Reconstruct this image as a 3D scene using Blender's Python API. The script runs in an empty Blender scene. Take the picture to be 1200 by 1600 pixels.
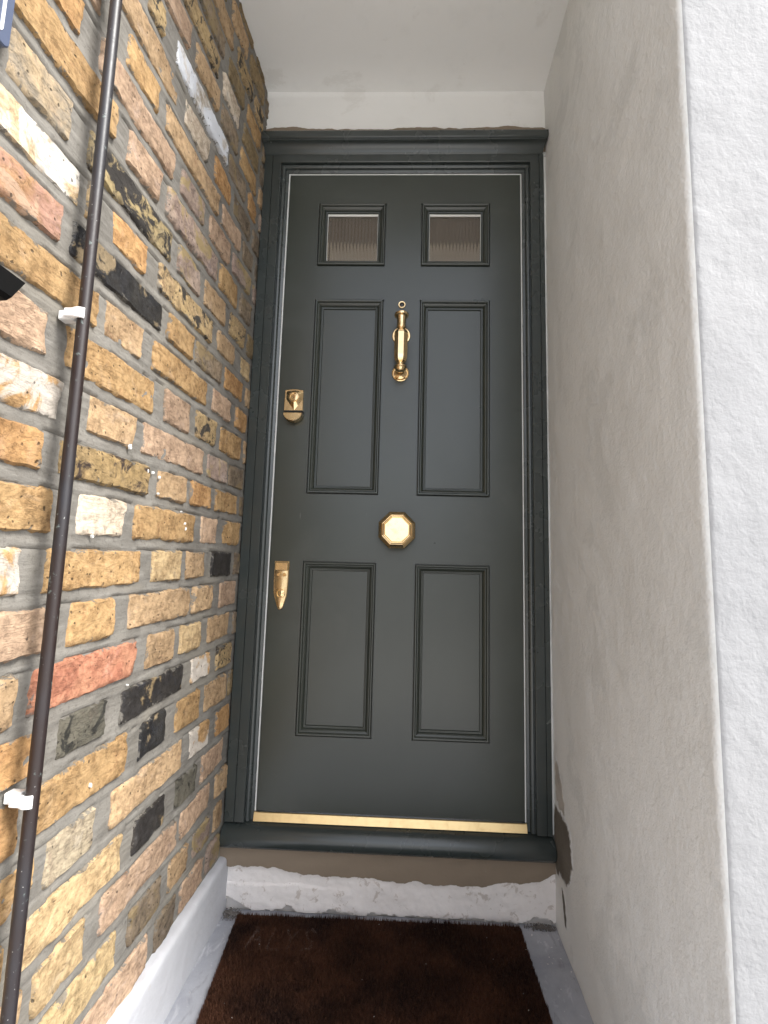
import bpy, math, random
import numpy as np
from mathutils import Vector, Matrix, noise as mnoise

SC = bpy.context.scene
COL = SC.collection
rad = math.radians

# ------------------------------------------------------------------ camera
cam_d = bpy.data.cameras.new("camera")
cam = bpy.data.objects.new("camera", cam_d)
COL.objects.link(cam)
SC.camera = cam
CAM_LOC = Vector((0.39413, -1.44740, 0.69548))
cam_d.sensor_fit = 'HORIZONTAL'
cam_d.sensor_width = 36.0
cam_d.lens = 36.0 * 747.71 / 1200.0
cam_d.clip_start = 0.02
cam_d.clip_end = 300.0
_R = (Matrix.Rotation(rad(1.8317), 3, 'Z') @ Matrix.Rotation(rad(-1.5269), 3, 'Y') @ Matrix.Rotation(rad(96.7473), 3, 'X'))
cam.matrix_world = Matrix.Translation(CAM_LOC) @ _R.to_4x4()

# ------------------------------------------------------------------ world, sun, exposure
SUN_DIR = Vector((1.0, -0.50, 1.25)).normalized()      # towards the light
SUN_STRENGTH = 1.9
SKY_STRENGTH = 0.15
EXPOSURE = 1.6
world = bpy.data.worlds.new("World")
SC.world = world
world.use_nodes = True
wn = world.node_tree
wn.nodes.clear()
w_out = wn.nodes.new("ShaderNodeOutputWorld")
w_bg = wn.nodes.new("ShaderNodeBackground")
w_sky = wn.nodes.new("ShaderNodeTexSky")
w_sky.sky_type = 'NISHITA'
w_sky.sun_disc = False
w_sky.sun_elevation = math.asin(SUN_DIR.z)
w_sky.sun_rotation = math.atan2(SUN_DIR.x, SUN_DIR.y)
w_sky.air_density = 0.8
w_sky.dust_density = 1.6
w_sky.ozone_density = 1.0
w_bg.inputs["Strength"].default_value = SKY_STRENGTH
w_hs = wn.nodes.new("ShaderNodeHueSaturation")      # thin white haze: a paler blue
w_hs.inputs["Saturation"].default_value = 0.30
wn.links.new(w_sky.outputs[0], w_hs.inputs["Color"])
wn.links.new(w_hs.outputs[0], w_bg.inputs[0])
wn.links.new(w_bg.outputs[0], w_out.inputs[0])
sun_d = bpy.data.lights.new("sun", 'SUN')
sun_d.energy = SUN_STRENGTH
sun_d.angle = rad(20)
sun_d.color = (1.0, 0.97, 0.92)
sun = bpy.data.objects.new("sun", sun_d)
COL.objects.link(sun)
sun.location = (3, -3, 4)
sun.rotation_euler = SUN_DIR.to_track_quat('Z', 'Y').to_euler()
SC.view_settings.view_transform = 'Standard'
SC.view_settings.look = 'None'
SC.view_settings.gamma = 1.0
SC.view_settings.use_curve_mapping = False
SC.view_settings.exposure = EXPOSURE

# ------------------------------------------------------------------ helpers
def mesh_obj(name, verts, faces, mat=None, parent=None, loc=(0, 0, 0), rot=(0, 0, 0), smooth=None):
    me = bpy.data.meshes.new(name)
    if isinstance(verts, np.ndarray):
        verts = verts.tolist()
    if isinstance(faces, np.ndarray):
        faces = faces.tolist()
    me.from_pydata(verts, [], faces)
    me.update()
    if mat is not None:
        me.materials.append(mat)
    if smooth is not None:
        me.shade_smooth()
        if smooth < 179:
            me.set_sharp_from_angle(angle=rad(smooth))
    o = bpy.data.objects.new(name, me)
    o.location = loc
    o.rotation_euler = rot
    COL.objects.link(o)
    if parent is not None:
        o.parent = parent
    return o

def empty(name, loc=(0, 0, 0), rotz=0.0):
    o = bpy.data.objects.new(name, None)
    o.location = loc
    o.rotation_euler = (0, 0, rotz)
    o.empty_display_size = 0.05
    COL.objects.link(o)
    return o

def tag(o, label=None, cat=None, group=None, kind=None):
    if label: o["label"] = label
    if cat: o["category"] = cat
    if group: o["group"] = group
    if kind: o["kind"] = kind
    return o

class Geo:
    """collects shapes into one mesh"""
    def __init__(self):
        self.v = []; self.f = []
    def add(self, vs, fs):
        n = len(self.v)
        self.v += [tuple(p) for p in vs]
        self.f += [tuple(i + n for i in q) for q in fs]
        return self
    def box(self, x0, x1, y0, y1, z0, z1, b=0.0):
        if b <= 0:
            vs = [(x, y, z) for z in (z0, z1) for y in (y0, y1) for x in (x0, x1)]
            return self.add(vs, [(0, 2, 3, 1), (4, 5, 7, 6), (0, 1, 5, 4), (2, 6, 7, 3), (0, 4, 6, 2), (1, 3, 7, 5)])
        vs = []
        for i in (0, 1):
            for j in (0, 1):
                for k in (0, 1):
                    x = (x0, x1)[i]; y = (y0, y1)[j]; z = (z0, z1)[k]
                    sx = (b, -b)[i]; sy = (b, -b)[j]; sz = (b, -b)[k]
                    vs += [(x, y + sy, z + sz), (x + sx, y, z + sz), (x + sx, y + sy, z)]
        import mathutils
        # convex hull by hand: faces
        def id(i, j, k, a): return (i * 4 + j * 2 + k) * 3 + a
        F = []
        for s in (0, 1):
            F.append([id(s, 0, 0, 0), id(s, 1, 0, 0), id(s, 1, 1, 0), id(s, 0, 1, 0)][::(1 if s else -1)])
            F.append([id(0, s, 0, 1), id(1, s, 0, 1), id(1, s, 1, 1), id(0, s, 1, 1)][::(-1 if s else 1)])
            F.append([id(0, 0, s, 2), id(1, 0, s, 2), id(1, 1, s, 2), id(0, 1, s, 2)][::(1 if s else -1)])
        for p in (0, 1):
            for q in (0, 1):
                F.append([id(0, p, q, 1), id(1, p, q, 1), id(1, p, q, 2), id(0, p, q, 2)])
                F.append([id(p, 0, q, 0), id(p, 1, q, 0), id(p, 1, q, 2), id(p, 0, q, 2)])
                F.append([id(p, q, 0, 0), id(p, q, 1, 0), id(p, q, 1, 1), id(p, q, 0, 1)])
        for i in (0, 1):
            for j in (0, 1):
                for k in (0, 1):
                    F.append([id(i, j, k, 0), id(i, j, k, 1), id(i, j, k, 2)])
        c = Vector(((x0 + x1) / 2, (y0 + y1) / 2, (z0 + z1) / 2))
        G = []
        for q in F:
            P = [Vector(vs[t]) for t in q]
            nn = (P[1] - P[0]).cross(P[2] - P[0])
            m = sum(P, Vector()) / len(P)
            G.append(q if nn.dot(m - c) > 0 else q[::-1])
        return self.add(vs, G)
    def lathe(self, prof, seg=32, axis='z', c=(0, 0, 0), phase=0.0, cap=True):
        """prof: list of (r, t); t runs along axis ('z' up, 'y' = towards the viewer, -y)"""
        vs = []
        for r, t in prof:
            for i in range(seg):
                a = phase + 2 * math.pi * i / seg
                if axis == 'z':
                    vs.append((c[0] + r * math.cos(a), c[1] + r * math.sin(a), c[2] + t))
                else:
                    vs.append((c[0] + r * math.cos(a), c[1] - t, c[2] + r * math.sin(a)))
        fs = []
        n = len(prof)
        for k in range(n - 1):
            for i in range(seg):
                j = (i + 1) % seg
                fs.append((k * seg + i, k * seg + j, (k + 1) * seg + j, (k + 1) * seg + i))
        if cap:
            fs.append(tuple(range(seg))[::-1])
            fs.append(tuple((n - 1) * seg + i for i in range(seg)))
        return self.add(vs, fs)
    def extrude(self, poly, a0, a1, axis='y', b=0.0):
        """poly: list of (u,w); axis y: (x,z) outline extruded in y from a0 (back) to a1 (front); optional bevel at a1"""
        n = len(poly)
        cx = sum(p[0] for p in poly) / n; cz = sum(p[1] for p in poly) / n
        sg = 1 if a1 > a0 else -1
        rings = [(a0, 0.0), (a1 - sg * b, 0.0)] + ([(a1, b)] if b > 0 else [])
        vs = []
        for a, ins in rings:
            for i, (u, w) in enumerate(poly):
                if ins:
                    p0 = poly[i - 1]; p2 = poly[(i + 1) % n]
                    e1 = Vector((u - p0[0], w - p0[1])).normalized(); e2 = Vector((p2[0] - u, p2[1] - w)).normalized()
                    area = sum(poly[k][0] * poly[(k + 1) % n][1] - poly[(k + 1) % n][0] * poly[k][1] for k in range(n))
                    s = 1 if area > 0 else -1
                    nn = Vector((-(e1.y + e2.y), e1.x + e2.x)) * s
                    if nn.length > 1e-6: nn.normalize()
                    u2, w2 = u + nn.x * ins, w + nn.y * ins
                else:
                    u2, w2 = u, w
                vs.append({'y': (u2, a, w2), 'x': (a, u2, w2), 'z': (u2, w2, a)}[axis])
        fs = []
        for k in range(len(rings) - 1):
            for i in range(n):
                j = (i + 1) % n
                fs.append((k * n + i, k * n + j, (k + 1) * n + j, (k + 1) * n + i))
        fs.append(tuple(range(n))[::-1]); fs.append(tuple((len(rings) - 1) * n + i for i in range(n)))
        return self.add(vs, fs)
    def sweep_rect(self, x0, x1, z0, z1, prof, y=0.0):
        """mitred frame: prof (t inward, h towards viewer)"""
        vs = []
        for t, h in prof:
            vs += [(x0 + t, y - h, z0 + t), (x1 - t, y - h, z0 + t), (x1 - t, y - h, z1 - t), (x0 + t, y - h, z1 - t)]
        fs = []
        for k in range(len(prof) - 1):
            for i in range(4):
                j = (i + 1) % 4
                fs.append((k * 4 + i, k * 4 + j, (k + 1) * 4 + j, (k + 1) * 4 + i))
        return self.add(vs, fs)
    def obj(self, name, mat, parent=None, smooth=None, loc=(0, 0, 0), recalc=True, rot=(0, 0, 0)):
        o = mesh_obj(name, self.v, self.f, mat, parent, loc, rot, None)
        if recalc:
            import bmesh
            bm = bmesh.new(); bm.from_mesh(o.data)
            bmesh.ops.remove_doubles(bm, verts=bm.verts, dist=1e-6)
            bmesh.ops.recalc_face_normals(bm, faces=bm.faces)
            bm.to_mesh(o.data); bm.free()
        if smooth is not None:
            o.data.shade_smooth()
            o.data.set_sharp_from_angle(angle=rad(smooth))
        return o

def fbm1(x, seed=0.0, octv=4):
    """smooth 1-D noise on numpy arrays (-1..1)"""
    x = np.asarray(x, float); out = np.zeros_like(x); amp = 1.0; tot = 0
    rs = np.random.RandomState(int(seed * 1000) % 99991 + 7)
    for o in range(octv):
        ph = rs.rand(4) * 6.283; fr = (2.0 ** o) * (0.8 + 0.5 * rs.rand(4))
        out += amp * sum(np.sin(x * f * 6.283 + p) for f, p in zip(fr, ph)) / 2.4
        tot += amp; amp *= 0.55
    return out / tot

def vnoise(X, Y, scale, seed=0, octv=4, pers=0.5):
    """value noise on 2-D coordinate arrays, about -1..1"""
    out = np.zeros_like(X, dtype=float); amp = 1.0; tot = 0.0
    for o in range(octv):
        s = scale * 2 ** o
        x = X * s + 37.1 * (seed + 1) + o * 11.3; y = Y * s + 91.7 * (seed + 1) + o * 5.9
        xi = np.floor(x).astype(np.int64); yi = np.floor(y).astype(np.int64)
        fx = x - xi; fy = y - yi
        fx = fx * fx * (3 - 2 * fx); fy = fy * fy * (3 - 2 * fy)
        def h(a, b):
            n = (a * 374761393 + b * 668265263 + seed * 144269) & 0x7fffffff
            n = ((n ^ (n >> 13)) * 1274126177) & 0x7fffffff
            return ((n ^ (n >> 16)) & 0xffff) / 32767.5 - 1.0
        v = (h(xi, yi) * (1 - fx) + h(xi + 1, yi) * fx) * (1 - fy) + (h(xi, yi + 1) * (1 - fx) + h(xi + 1, yi + 1) * fx) * fy
        out += amp * v; tot += amp; amp *= pers
    return out / tot * 1.5

def grid_faces(nu, nv, flip=False):
    i = np.arange(nu - 1)[:, None]; j = np.arange(nv - 1)[None, :]
    a = (i * nv + j).ravel(); b = ((i + 1) * nv + j).ravel(); c = ((i + 1) * nv + j + 1).ravel(); d = (i * nv + j + 1).ravel()
    q = np.stack([a, b, c, d], 1)
    return q[:, ::-1] if flip else q

# ------------------------------------------------------------------ materials
class NT:
    def __init__(self, name):
        m = bpy.data.materials.new(name); m.use_nodes = True
        self.m = m; self.t = m.node_tree; self.t.nodes.clear()
        self.out = self.n("ShaderNodeOutputMaterial")
        self.b = self.n("ShaderNodeBsdfPrincipled")
        self.l(self.b.outputs[0], self.out.inputs[0])
    def n(self, k, **kw):
        nd = self.t.nodes.new(k)
        for a, v in kw.items(): setattr(nd, a, v)
        return nd
    def l(self, a, b): self.t.links.new(a, b)
    def coord(self, kind="Object", offset_random=False):
        tc = self.n("ShaderNodeTexCoord")
        v = tc.outputs[kind]
        if offset_random:
            oi = self.n("ShaderNodeObjectInfo")
            mu = self.n("ShaderNodeVectorMath", operation='SCALE')
            cx = self.n("ShaderNodeCombineXYZ")
            self.l(oi.outputs["Random"], cx.inputs[0])
            m2 = self.n("ShaderNodeMath", operation='MULTIPLY'); m2.inputs[1].default_value = 3.7
            self.l(oi.outputs["Random"], m2.inputs[0]); self.l(m2.outputs[0], cx.inputs[1])
            cx.inputs[2].default_value = 0.3
            self.l(cx.outputs[0], mu.inputs[0]); mu.inputs["Scale"].default_value = 7.0
            ad = self.n("ShaderNodeVectorMath", operation='ADD')
            self.l(v, ad.inputs[0]); self.l(mu.outputs[0], ad.inputs[1])
            v = ad.outputs[0]
            self.rand = oi.outputs["Random"]
        return v
    def noise(self, v, scale, detail=4, rough=0.55, dist=0.0, stretch=None):
        if stretch:
            mp = self.n("ShaderNodeMapping"); mp.inputs["Scale"].default_value = stretch
            self.l(v, mp.inputs[0]); v = mp.outputs[0]
        t = self.n("ShaderNodeTexNoise")
        t.inputs["Scale"].default_value = scale; t.inputs["Detail"].default_value = detail
        t.inputs["Roughness"].default_value = rough; t.inputs["Distortion"].default_value = dist
        self.l(v, t.inputs["Vector"])
        return t.outputs[0]
    def ramp(self, f, p0, p1, smooth=True):
        r = self.n("ShaderNodeMapRange"); r.interpolation_type = 'SMOOTHSTEP' if smooth else 'LINEAR'
        r.inputs[1].default_value = p0; r.inputs[2].default_value = p1
        self.l(f, r.inputs[0]); return r.outputs[0]
    def mix(self, f, a, b):
        m = self.n("ShaderNodeMix", data_type='RGBA')
        for s, v in ((m.inputs[6], a), (m.inputs[7], b)):
            if isinstance(v, (tuple, list)): s.default_value = (*v[:3], 1)
            else: self.l(v, s)
        if isinstance(f, (int, float)): m.inputs[0].default_value = f
        else: self.l(f, m.inputs[0])
        return m.outputs[2]
    def math(self, op, a, b=None):
        m = self.n("ShaderNodeMath", operation=op)
        for s, v in ((m.inputs[0], a), (m.inputs[1], b)):
            if v is None: continue
            if isinstance(v, (int, float)): s.default_value = v
            else: self.l(v, s)
        return m.outputs[0]
    def bump(self, h, strength, dist=0.002, prev=None):
        b = self.n("ShaderNodeBump"); b.inputs["Strength"].default_value = strength; b.inputs["Distance"].default_value = dist
        self.l(h, b.inputs["Height"])
        if prev is not None: self.l(prev, b.inputs["Normal"])
        return b.outputs[0]
    def fin(self, color=None, rough=None, normal=None, metal=None, spec=None):
        for key, v in (("Base Color", color), ("Roughness", rough), ("Metallic", metal), ("Specular IOR Level", spec)):
            if v is None: continue
            if isinstance(v, (tuple, list)): self.b.inputs[key].default_value = (*v[:3], 1)
            elif isinstance(v, (int, float)): self.b.inputs[key].default_value = v
            else: self.l(v, self.b.inputs[key])
        if normal is not None: self.l(normal, self.b.inputs["Normal"])
        return self.m

def mat_brick(name, A, B, C=None, camt=0.5, dark=0.15, cscale=12, rough=0.85, DK=(0.025, 0.02, 0.016), crim=False):
    t = NT(name); v = t.coord("Object", True)
    A = buff(A, 0.26); B = buff(B, 0.26)
    n1 = t.noise(v, 14, 5, 0.6, 0.4)
    c = t.mix(t.ramp(n1, 0.36, 0.64), A, B)
    n5 = t.noise(v, 22, 4, 0.6, 0.8)
    c = t.mix(t.math('MULTIPLY', t.ramp(n5, 0.55, 0.75), 0.40), c, (min(1, A[0] * 1.12 + 0.03), min(1, A[1] * 1.22 + 0.04), min(1, A[2] * 1.5 + 0.06)))
    c = t.mix(t.math('MULTIPLY', t.ramp(n5, 0.42, 0.28), 0.45), c, (B[0] * 0.80, B[1] * 0.66, B[2] * 0.70))
    n6 = t.noise(v, 30, 5, 0.7, 2.2, stretch=(0.45, 1, 1.5))
    cr = t.math('SUBTRACT', 1.0, t.ramp(t.math('ABSOLUTE', t.math('SUBTRACT', n6, 0.5)), 0.0, 0.022))
    c = t.mix(t.math('MULTIPLY', t.math('MULTIPLY', cr, t.ramp(n1, 0.45, 0.6)), 0.5), c, tuple(x * 0.40 for x in B))
    n2 = t.noise(v, 90, 4, 0.65)
    c = t.mix(t.math('MULTIPLY', t.ramp(n2, 0.42, 0.72), 0.45), c, tuple(min(1, x * 1.45 + 0.03) for x in A))
    c = t.mix(t.math('MULTIPLY', t.ramp(n2, 0.50, 0.28), 0.55), c, tuple(x * 0.5 for x in B))
    if C is not None:
        n3 = t.noise(v, cscale, 6, 0.62, 0.9)
        th = 0.5 + (0.5 - camt) * 0.45
        c = t.mix(t.ramp(n3, th - 0.035, th + 0.04), c, C)
    # small dark pits and cinders
    vo = t.n("ShaderNodeTexVoronoi"); vo.inputs["Scale"].default_value = 125; vo.inputs["Randomness"].default_value = 1.0
    wv = t.n("ShaderNodeVectorMath", operation='ADD'); t.l(v, wv.inputs[0])
    nz = t.n("ShaderNodeTexNoise"); nz.inputs["Scale"].default_value = 60; t.l(v, nz.inputs["Vector"])
    sc = t.n("ShaderNodeVectorMath", operation='SCALE'); sc.inputs["Scale"].default_value = 0.012
    t.l(nz.outputs["Color"], sc.inputs[0]); t.l(sc.outputs[0], wv.inputs[1]); t.l(wv.outputs[0], vo.inputs["Vector"])
    sel = t.n("ShaderNodeSeparateColor"); t.l(vo.outputs["Color"], sel.inputs[0])
    pit = t.math('MULTIPLY', t.ramp(vo.outputs["Distance"], 0.34, 0.14), t.math('GREATER_THAN', sel.outputs[0], 1.0 - dark * 0.75))
    c = t.mix(t.math('MULTIPLY', pit, 0.75), c, DK)
    # mortar smears and grime creeping over the arrises
    at = t.n("ShaderNodeAttribute"); at.attribute_name = "rim"
    ns = t.noise(v, 42, 5, 0.7, 0.8)
    wd = t.math('SUBTRACT', t.math('MULTIPLY', t.ramp(ns, 0.44, 0.78, False), 0.020), at.outputs["Fac"])
    sm = t.ramp(wd, 0.0, 0.0022)
    c = t.mix(t.math('MULTIPLY', t.ramp(at.outputs["Fac"], 0.007, 0.0), 0.30), c, (0.10, 0.075, 0.05))
    c = t.mix(t.math('MULTIPLY', sm, 0.85), c, (0.195, 0.180, 0.155))
    # per-brick brightness
    hs = t.n("ShaderNodeHueSaturation"); t.l(c, hs.inputs["Color"])
    t.l(t.math('ADD', t.math('MULTIPLY', t.rand, 0.26), 0.72), hs.inputs["Value"])
    hs.inputs["Saturation"].default_value = 1.0
    h = t.math('SUBTRACT', t.math('ADD', t.math('MULTIPLY', n2, 0.6), t.math('MULTIPLY', n1, 0.8)), t.math('MULTIPLY', pit, 0.8))
    h = t.math('SUBTRACT', t.math('ADD', h, t.math('MULTIPLY', n5, 0.8)), t.math('MULTIPLY', cr, 0.25))
    nf = t.noise(v, 320, 3, 0.6)
    h2 = t.math('ADD', h, t.math('MULTIPLY', nf, 0.25))
    return t.fin(hs.outputs[0], rough, t.bump(h2, 0.7, 0.003), spec=0.3)

M = {}
def buff(c, k=0.20, g=1.10):
    m = (c[0] + c[1] + c[2]) / 3; t_ = (m * 1.24, m * 1.03, m * 0.70)
    return tuple(g * (a * (1 - k) + b * k) for a, b in zip(c, t_))
M['Y'] = mat_brick("yellow_stock_brick", (0.47, 0.28, 0.11), (0.35, 0.19, 0.065), dark=0.2)
M['Y2'] = mat_brick("olive_stock_brick", (0.46, 0.32, 0.15), (0.34, 0.235, 0.11), dark=0.12)
M['T'] = mat_brick("tan_stock_brick", (0.46, 0.295, 0.155), (0.35, 0.215, 0.108), dark=0.2)
M['P'] = mat_brick("pink_tan_brick", (0.46, 0.30, 0.20), (0.35, 0.22, 0.145), dark=0.12)
M['L'] = mat_brick("pale_cream_brick", (0.57, 0.40, 0.20), (0.43, 0.28, 0.13), dark=0.08)
M['O'] = mat_brick("orange_stock_brick", (0.49, 0.26, 0.088), (0.38, 0.18, 0.055), dark=0.2)
M['M'] = mat_brick("mauve_grey_brick", (0.34, 0.25, 0.205), (0.26, 0.18, 0.155), C=(0.36, 0.27, 0.14), camt=0.4, dark=0.2)
M['R'] = mat_brick("salmon_red_brick", (0.50, 0.20, 0.11), (0.38, 0.115, 0.065), dark=0.2)
M['R2'] = mat_brick("plum_brown_brick", (0.34, 0.17, 0.125), (0.42, 0.22, 0.09), C=(0.46, 0.31, 0.21), camt=0.4, dark=0.2)
M['W'] = mat_brick("whitish_brick", (0.60, 0.52, 0.43), (0.48, 0.38, 0.29), dark=0.08)
M['W2'] = mat_brick("limewashed_brick", (0.50, 0.37, 0.24), (0.43, 0.27, 0.11), C=(0.60, 0.56, 0.50), camt=0.52, cscale=9, dark=0.08)
M['W3'] = mat_brick("white_painted_brick", (0.66, 0.67, 0.70), (0.42, 0.36, 0.30), C=(0.78, 0.80, 0.84), camt=0.6, cscale=9, dark=0.1)
M['V'] = mat_brick("white_patched_brick", (0.48, 0.27, 0.10), (0.40, 0.22, 0.08), C=(0.58, 0.52, 0.45), camt=0.52, cscale=9, dark=0.1)
M['B'] = mat_brick("burnt_black_brick", (0.022, 0.020, 0.021), (0.035, 0.031, 0.029), C=(0.30, 0.22, 0.12), camt=0.24, cscale=16, dark=0.3, rough=0.6)
M['B2'] = mat_brick("glazed_black_brick", (0.020, 0.021, 0.026), (0.04, 0.038, 0.036), C=(0.34, 0.26, 0.16), camt=0.34, cscale=18, dark=0.3, rough=0.4)
M['G'] = mat_brick("sooty_grey_brick", (0.085, 0.082, 0.066), (0.15, 0.14, 0.11), C=(0.04, 0.038, 0.032), camt=0.45, cscale=22, dark=0.4)
M['G2'] = mat_brick("tar_smeared_brick", (0.42, 0.35, 0.24), (0.30, 0.24, 0.17), C=(0.03, 0.03, 0.035), camt=0.30, cscale=11, dark=0.2)
M['S'] = mat_brick("speckled_stock_brick", (0.44, 0.30, 0.13), (0.30, 0.20, 0.10), C=(0.055, 0.048, 0.04), camt=0.38, cscale=26, dark=0.4)
M['S2'] = mat_brick("half_burnt_brick", (0.40, 0.30, 0.13), (0.24, 0.18, 0.10), C=(0.045, 0.04, 0.036), camt=0.56, cscale=20, dark=0.4)
M['K'] = mat_brick("olive_burnt_brick", (0.37, 0.24, 0.09), (0.25, 0.165, 0.07), C=(0.06, 0.042, 0.035), camt=0.36, cscale=20, dark=0.35)
M['D'] = mat_brick("dark_brown_brick", (0.24, 0.175, 0.115), (0.15, 0.112, 0.08), C=(0.27, 0.20, 0.11), camt=0.35, dark=0.3)
M['D2'] = mat_brick("grey_tan_brick", (0.42, 0.30, 0.17), (0.28, 0.235, 0.18), dark=0.15)
M['N'] = mat_brick("ochre_brown_brick", (0.27, 0.185, 0.085), (0.19, 0.13, 0.06), dark=0.2)

def mat_mortar():
    t = NT("grey_mortar"); v = t.coord("Object")
    n1 = t.noise(v, 9, 5, 0.6); n2 = t.noise(v, 160, 4, 0.7); n3 = t.noise(v, 60, 3, 0.5, stretch=(0.25, 1, 1.6)); n4 = t.noise(v, 3.5, 4, 0.6, 0.5)
    c = t.mix(t.ramp(n1, 0.35, 0.65), (0.150, 0.140, 0.124), (0.205, 0.192, 0.170))
    c = t.mix(t.math('MULTIPLY', t.ramp(n3, 0.45, 0.7), 0.5), c, (0.27, 0.256, 0.23))
    c = t.mix(t.math('MULTIPLY', t.ramp(n2, 0.48, 0.3), 0.5), c, (0.09, 0.082, 0.07))
    c = t.mix(t.math('MULTIPLY', t.ramp(n4, 0.50, 0.68), 0.40), c, (0.25, 0.225, 0.18))
    c = t.mix(t.math('MULTIPLY', t.ramp(n4, 0.46, 0.30), 0.35), c, (0.10, 0.088, 0.075))
    h = t.math('ADD', t.math('MULTIPLY', n2, 0.6), n3)
    return t.fin(c, 0.9, t.bump(h, 0.7, 0.003), spec=0.25)
M['mortar'] = mat_mortar()

def mat_paint(name, col, rough=0.42, bumps=0.05, rvar=0.08, spec=0.5, scuff=False):
    t = NT(name); v = t.coord("Object")
    n1 = t.noise(v, 6, 4, 0.6); n2 = t.noise(v, 700, 2, 0.5); n3 = t.noise(v, 40, 3, 0.55, stretch=(1, 1, 0.12))
    c = t.mix(t.ramp(n1, 0.3, 0.7), tuple(x * 0.94 for x in col), tuple(x * 1.07 for x in col))
    r = t.math('ADD', rough - rvar / 2, t.math('MULTIPLY', n1, rvar))
    if scuff:
        mp = t.n("ShaderNodeMapping"); mp.inputs["Rotation"].default_value = (0, 0.5, 0); mp.inputs["Scale"].default_value = (5, 1, 0.7)
        t.l(v, mp.inputs[0])
        vo = t.n("ShaderNodeTexVoronoi"); vo.inputs["Scale"].default_value = 9; t.l(mp.outputs[0], vo.inputs["Vector"])
        sp = t.n("ShaderNodeSeparateColor"); t.l(vo.outputs["Color"], sp.inputs[0])
        sf = t.math('MULTIPLY', t.ramp(vo.outputs["Distance"], 0.085, 0.03), t.math('GREATER_THAN', sp.outputs[0], 0.90))
        c = t.mix(t.math('MULTIPLY', sf, 0.22), c, (0.30, 0.30, 0.27))
        n9 = t.noise(v, 3.0, 5, 0.65, 0.6)
        r = t.math('ADD', r, t.math('MULTIPLY', t.ramp(n9, 0.5, 0.75), 0.09))
        c = t.mix(t.math('MULTIPLY', t.ramp(n9, 0.52, 0.80), 0.05), c, (0.35, 0.34, 0.30))
    h = t.math('ADD', n2, t.math('MULTIPLY', n3, 0.6))
    return t.fin(c, r, t.bump(h, bumps, 0.001), spec=spec)
M['door'] = mat_paint("dark_green_grey_eggshell_paint", (0.031, 0.037, 0.029), 0.29, 0.05, spec=0.72, scuff=True)
M['frame'] = mat_paint("dark_green_grey_satin_paint", (0.037, 0.045, 0.043), 0.27, 0.04, spec=0.75)
M['black'] = mat_paint("black_metal_paint", (0.003, 0.003, 0.003), 0.6, 0.05, spec=0.15)
M['blue'] = mat_paint("blue_grey_enamel", (0.085, 0.105, 0.165), 0.35, 0.02)
M['white'] = mat_paint("white_plastic", (0.80, 0.80, 0.79), 0.4, 0.02)
M['seal'] = mat_paint("white_rubber_seal", (0.78, 0.78, 0.75), 0.5, 0.02)
M['dark'] = mat_paint("dark_gap", (0.01, 0.01, 0.01), 0.8, 0.02)

def mat_brass(name, col, rough, tarn=0.25):
    t = NT(name); v = t.coord("Object", True)
    n1 = t.noise(v, 60, 5, 0.6, 0.5); n2 = t.noise(v, 400, 3, 0.6, stretch=(1, 1, 0.3))
    c = t.mix(t.math('MULTIPLY', t.ramp(n1, 0.45, 0.75), tarn), col, (col[0] * 0.62, col[1] * 0.45, col[2] * 0.35))
    r = t.math('ADD', rough, t.math('MULTIPLY', t.ramp(n1, 0.4, 0.8), 0.14))
    return t.fin(c, r, t.bump(n2, 0.05, 0.0006), 1.0)
M['brass'] = mat_brass("polished_brass", (0.86, 0.65, 0.37), 0.10)
M['brass_dull'] = mat_brass("worn_brass", (0.76, 0.58, 0.33), 0.19, 0.55)
M['brass_strip'] = mat_brass("brushed_brass", (0.86, 0.64, 0.33), 0.36, 0.15)

def mat_masonry(name, c0, c1, fine=260, amp=0.5, dist=0.003, rough=0.8, stain=None):
    t = NT(name); v = t.coord("Object")
    n0 = t.noise(v, 1.6, 4, 0.55); n1 = t.noise(v, fine, 3, 0.55, 0.3); n2 = t.noise(v, fine * 0.32, 3, 0.5, 0.2); n3 = t.noise(v, 14, 4, 0.6)
    n4 = t.noise(v, fine * 0.20, 3, 0.5, 1.2, stretch=(1, 1, 0.8))
    c = t.mix(t.ramp(n0, 0.3, 0.7), c0, c1)
    c = t.mix(t.math('MULTIPLY', t.ramp(n3, 0.52, 0.72), 0.12), c, tuple(x * 0.8 for x in c0))
    if stain:
        c = t.mix(t.math('MULTIPLY', t.ramp(t.noise(v, stain[1], 6, 0.68, 0.4), stain[2], stain[2] + 0.06), stain[3]), c, stain[0])
    h = t.math('ADD', t.math('MULTIPLY', n1, 0.45), t.math('ADD', t.math('MULTIPLY', n2, 1.0), t.math('MULTIPLY', n4, 0.15)))
    return t.fin(c, rough, t.bump(h, amp, dist), spec=0.3)
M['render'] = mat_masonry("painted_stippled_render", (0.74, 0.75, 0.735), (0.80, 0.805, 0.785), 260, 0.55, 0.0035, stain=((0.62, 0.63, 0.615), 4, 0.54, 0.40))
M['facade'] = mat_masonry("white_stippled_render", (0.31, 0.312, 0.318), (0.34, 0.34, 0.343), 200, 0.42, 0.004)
M['ceiling'] = mat_masonry("painted_plaster", (0.82, 0.825, 0.81), (0.86, 0.86, 0.845), 120, 0.16, 0.003, stain=((0.68, 0.67, 0.64), 3.5, 0.55, 0.35))
M['plinth'] = mat_masonry("white_painted_plinth", (0.47, 0.48, 0.51), (0.52, 0.525, 0.55), 90, 0.35, 0.004, stain=((0.45, 0.43, 0.40), 30, 0.64, 0.5))
M['riser'] = mat_masonry("worn_white_render", (0.76, 0.71, 0.67), (0.84, 0.80, 0.77), 90, 0.45, 0.004, stain=((0.46, 0.39, 0.33), 34, 0.575, 0.6))
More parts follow.
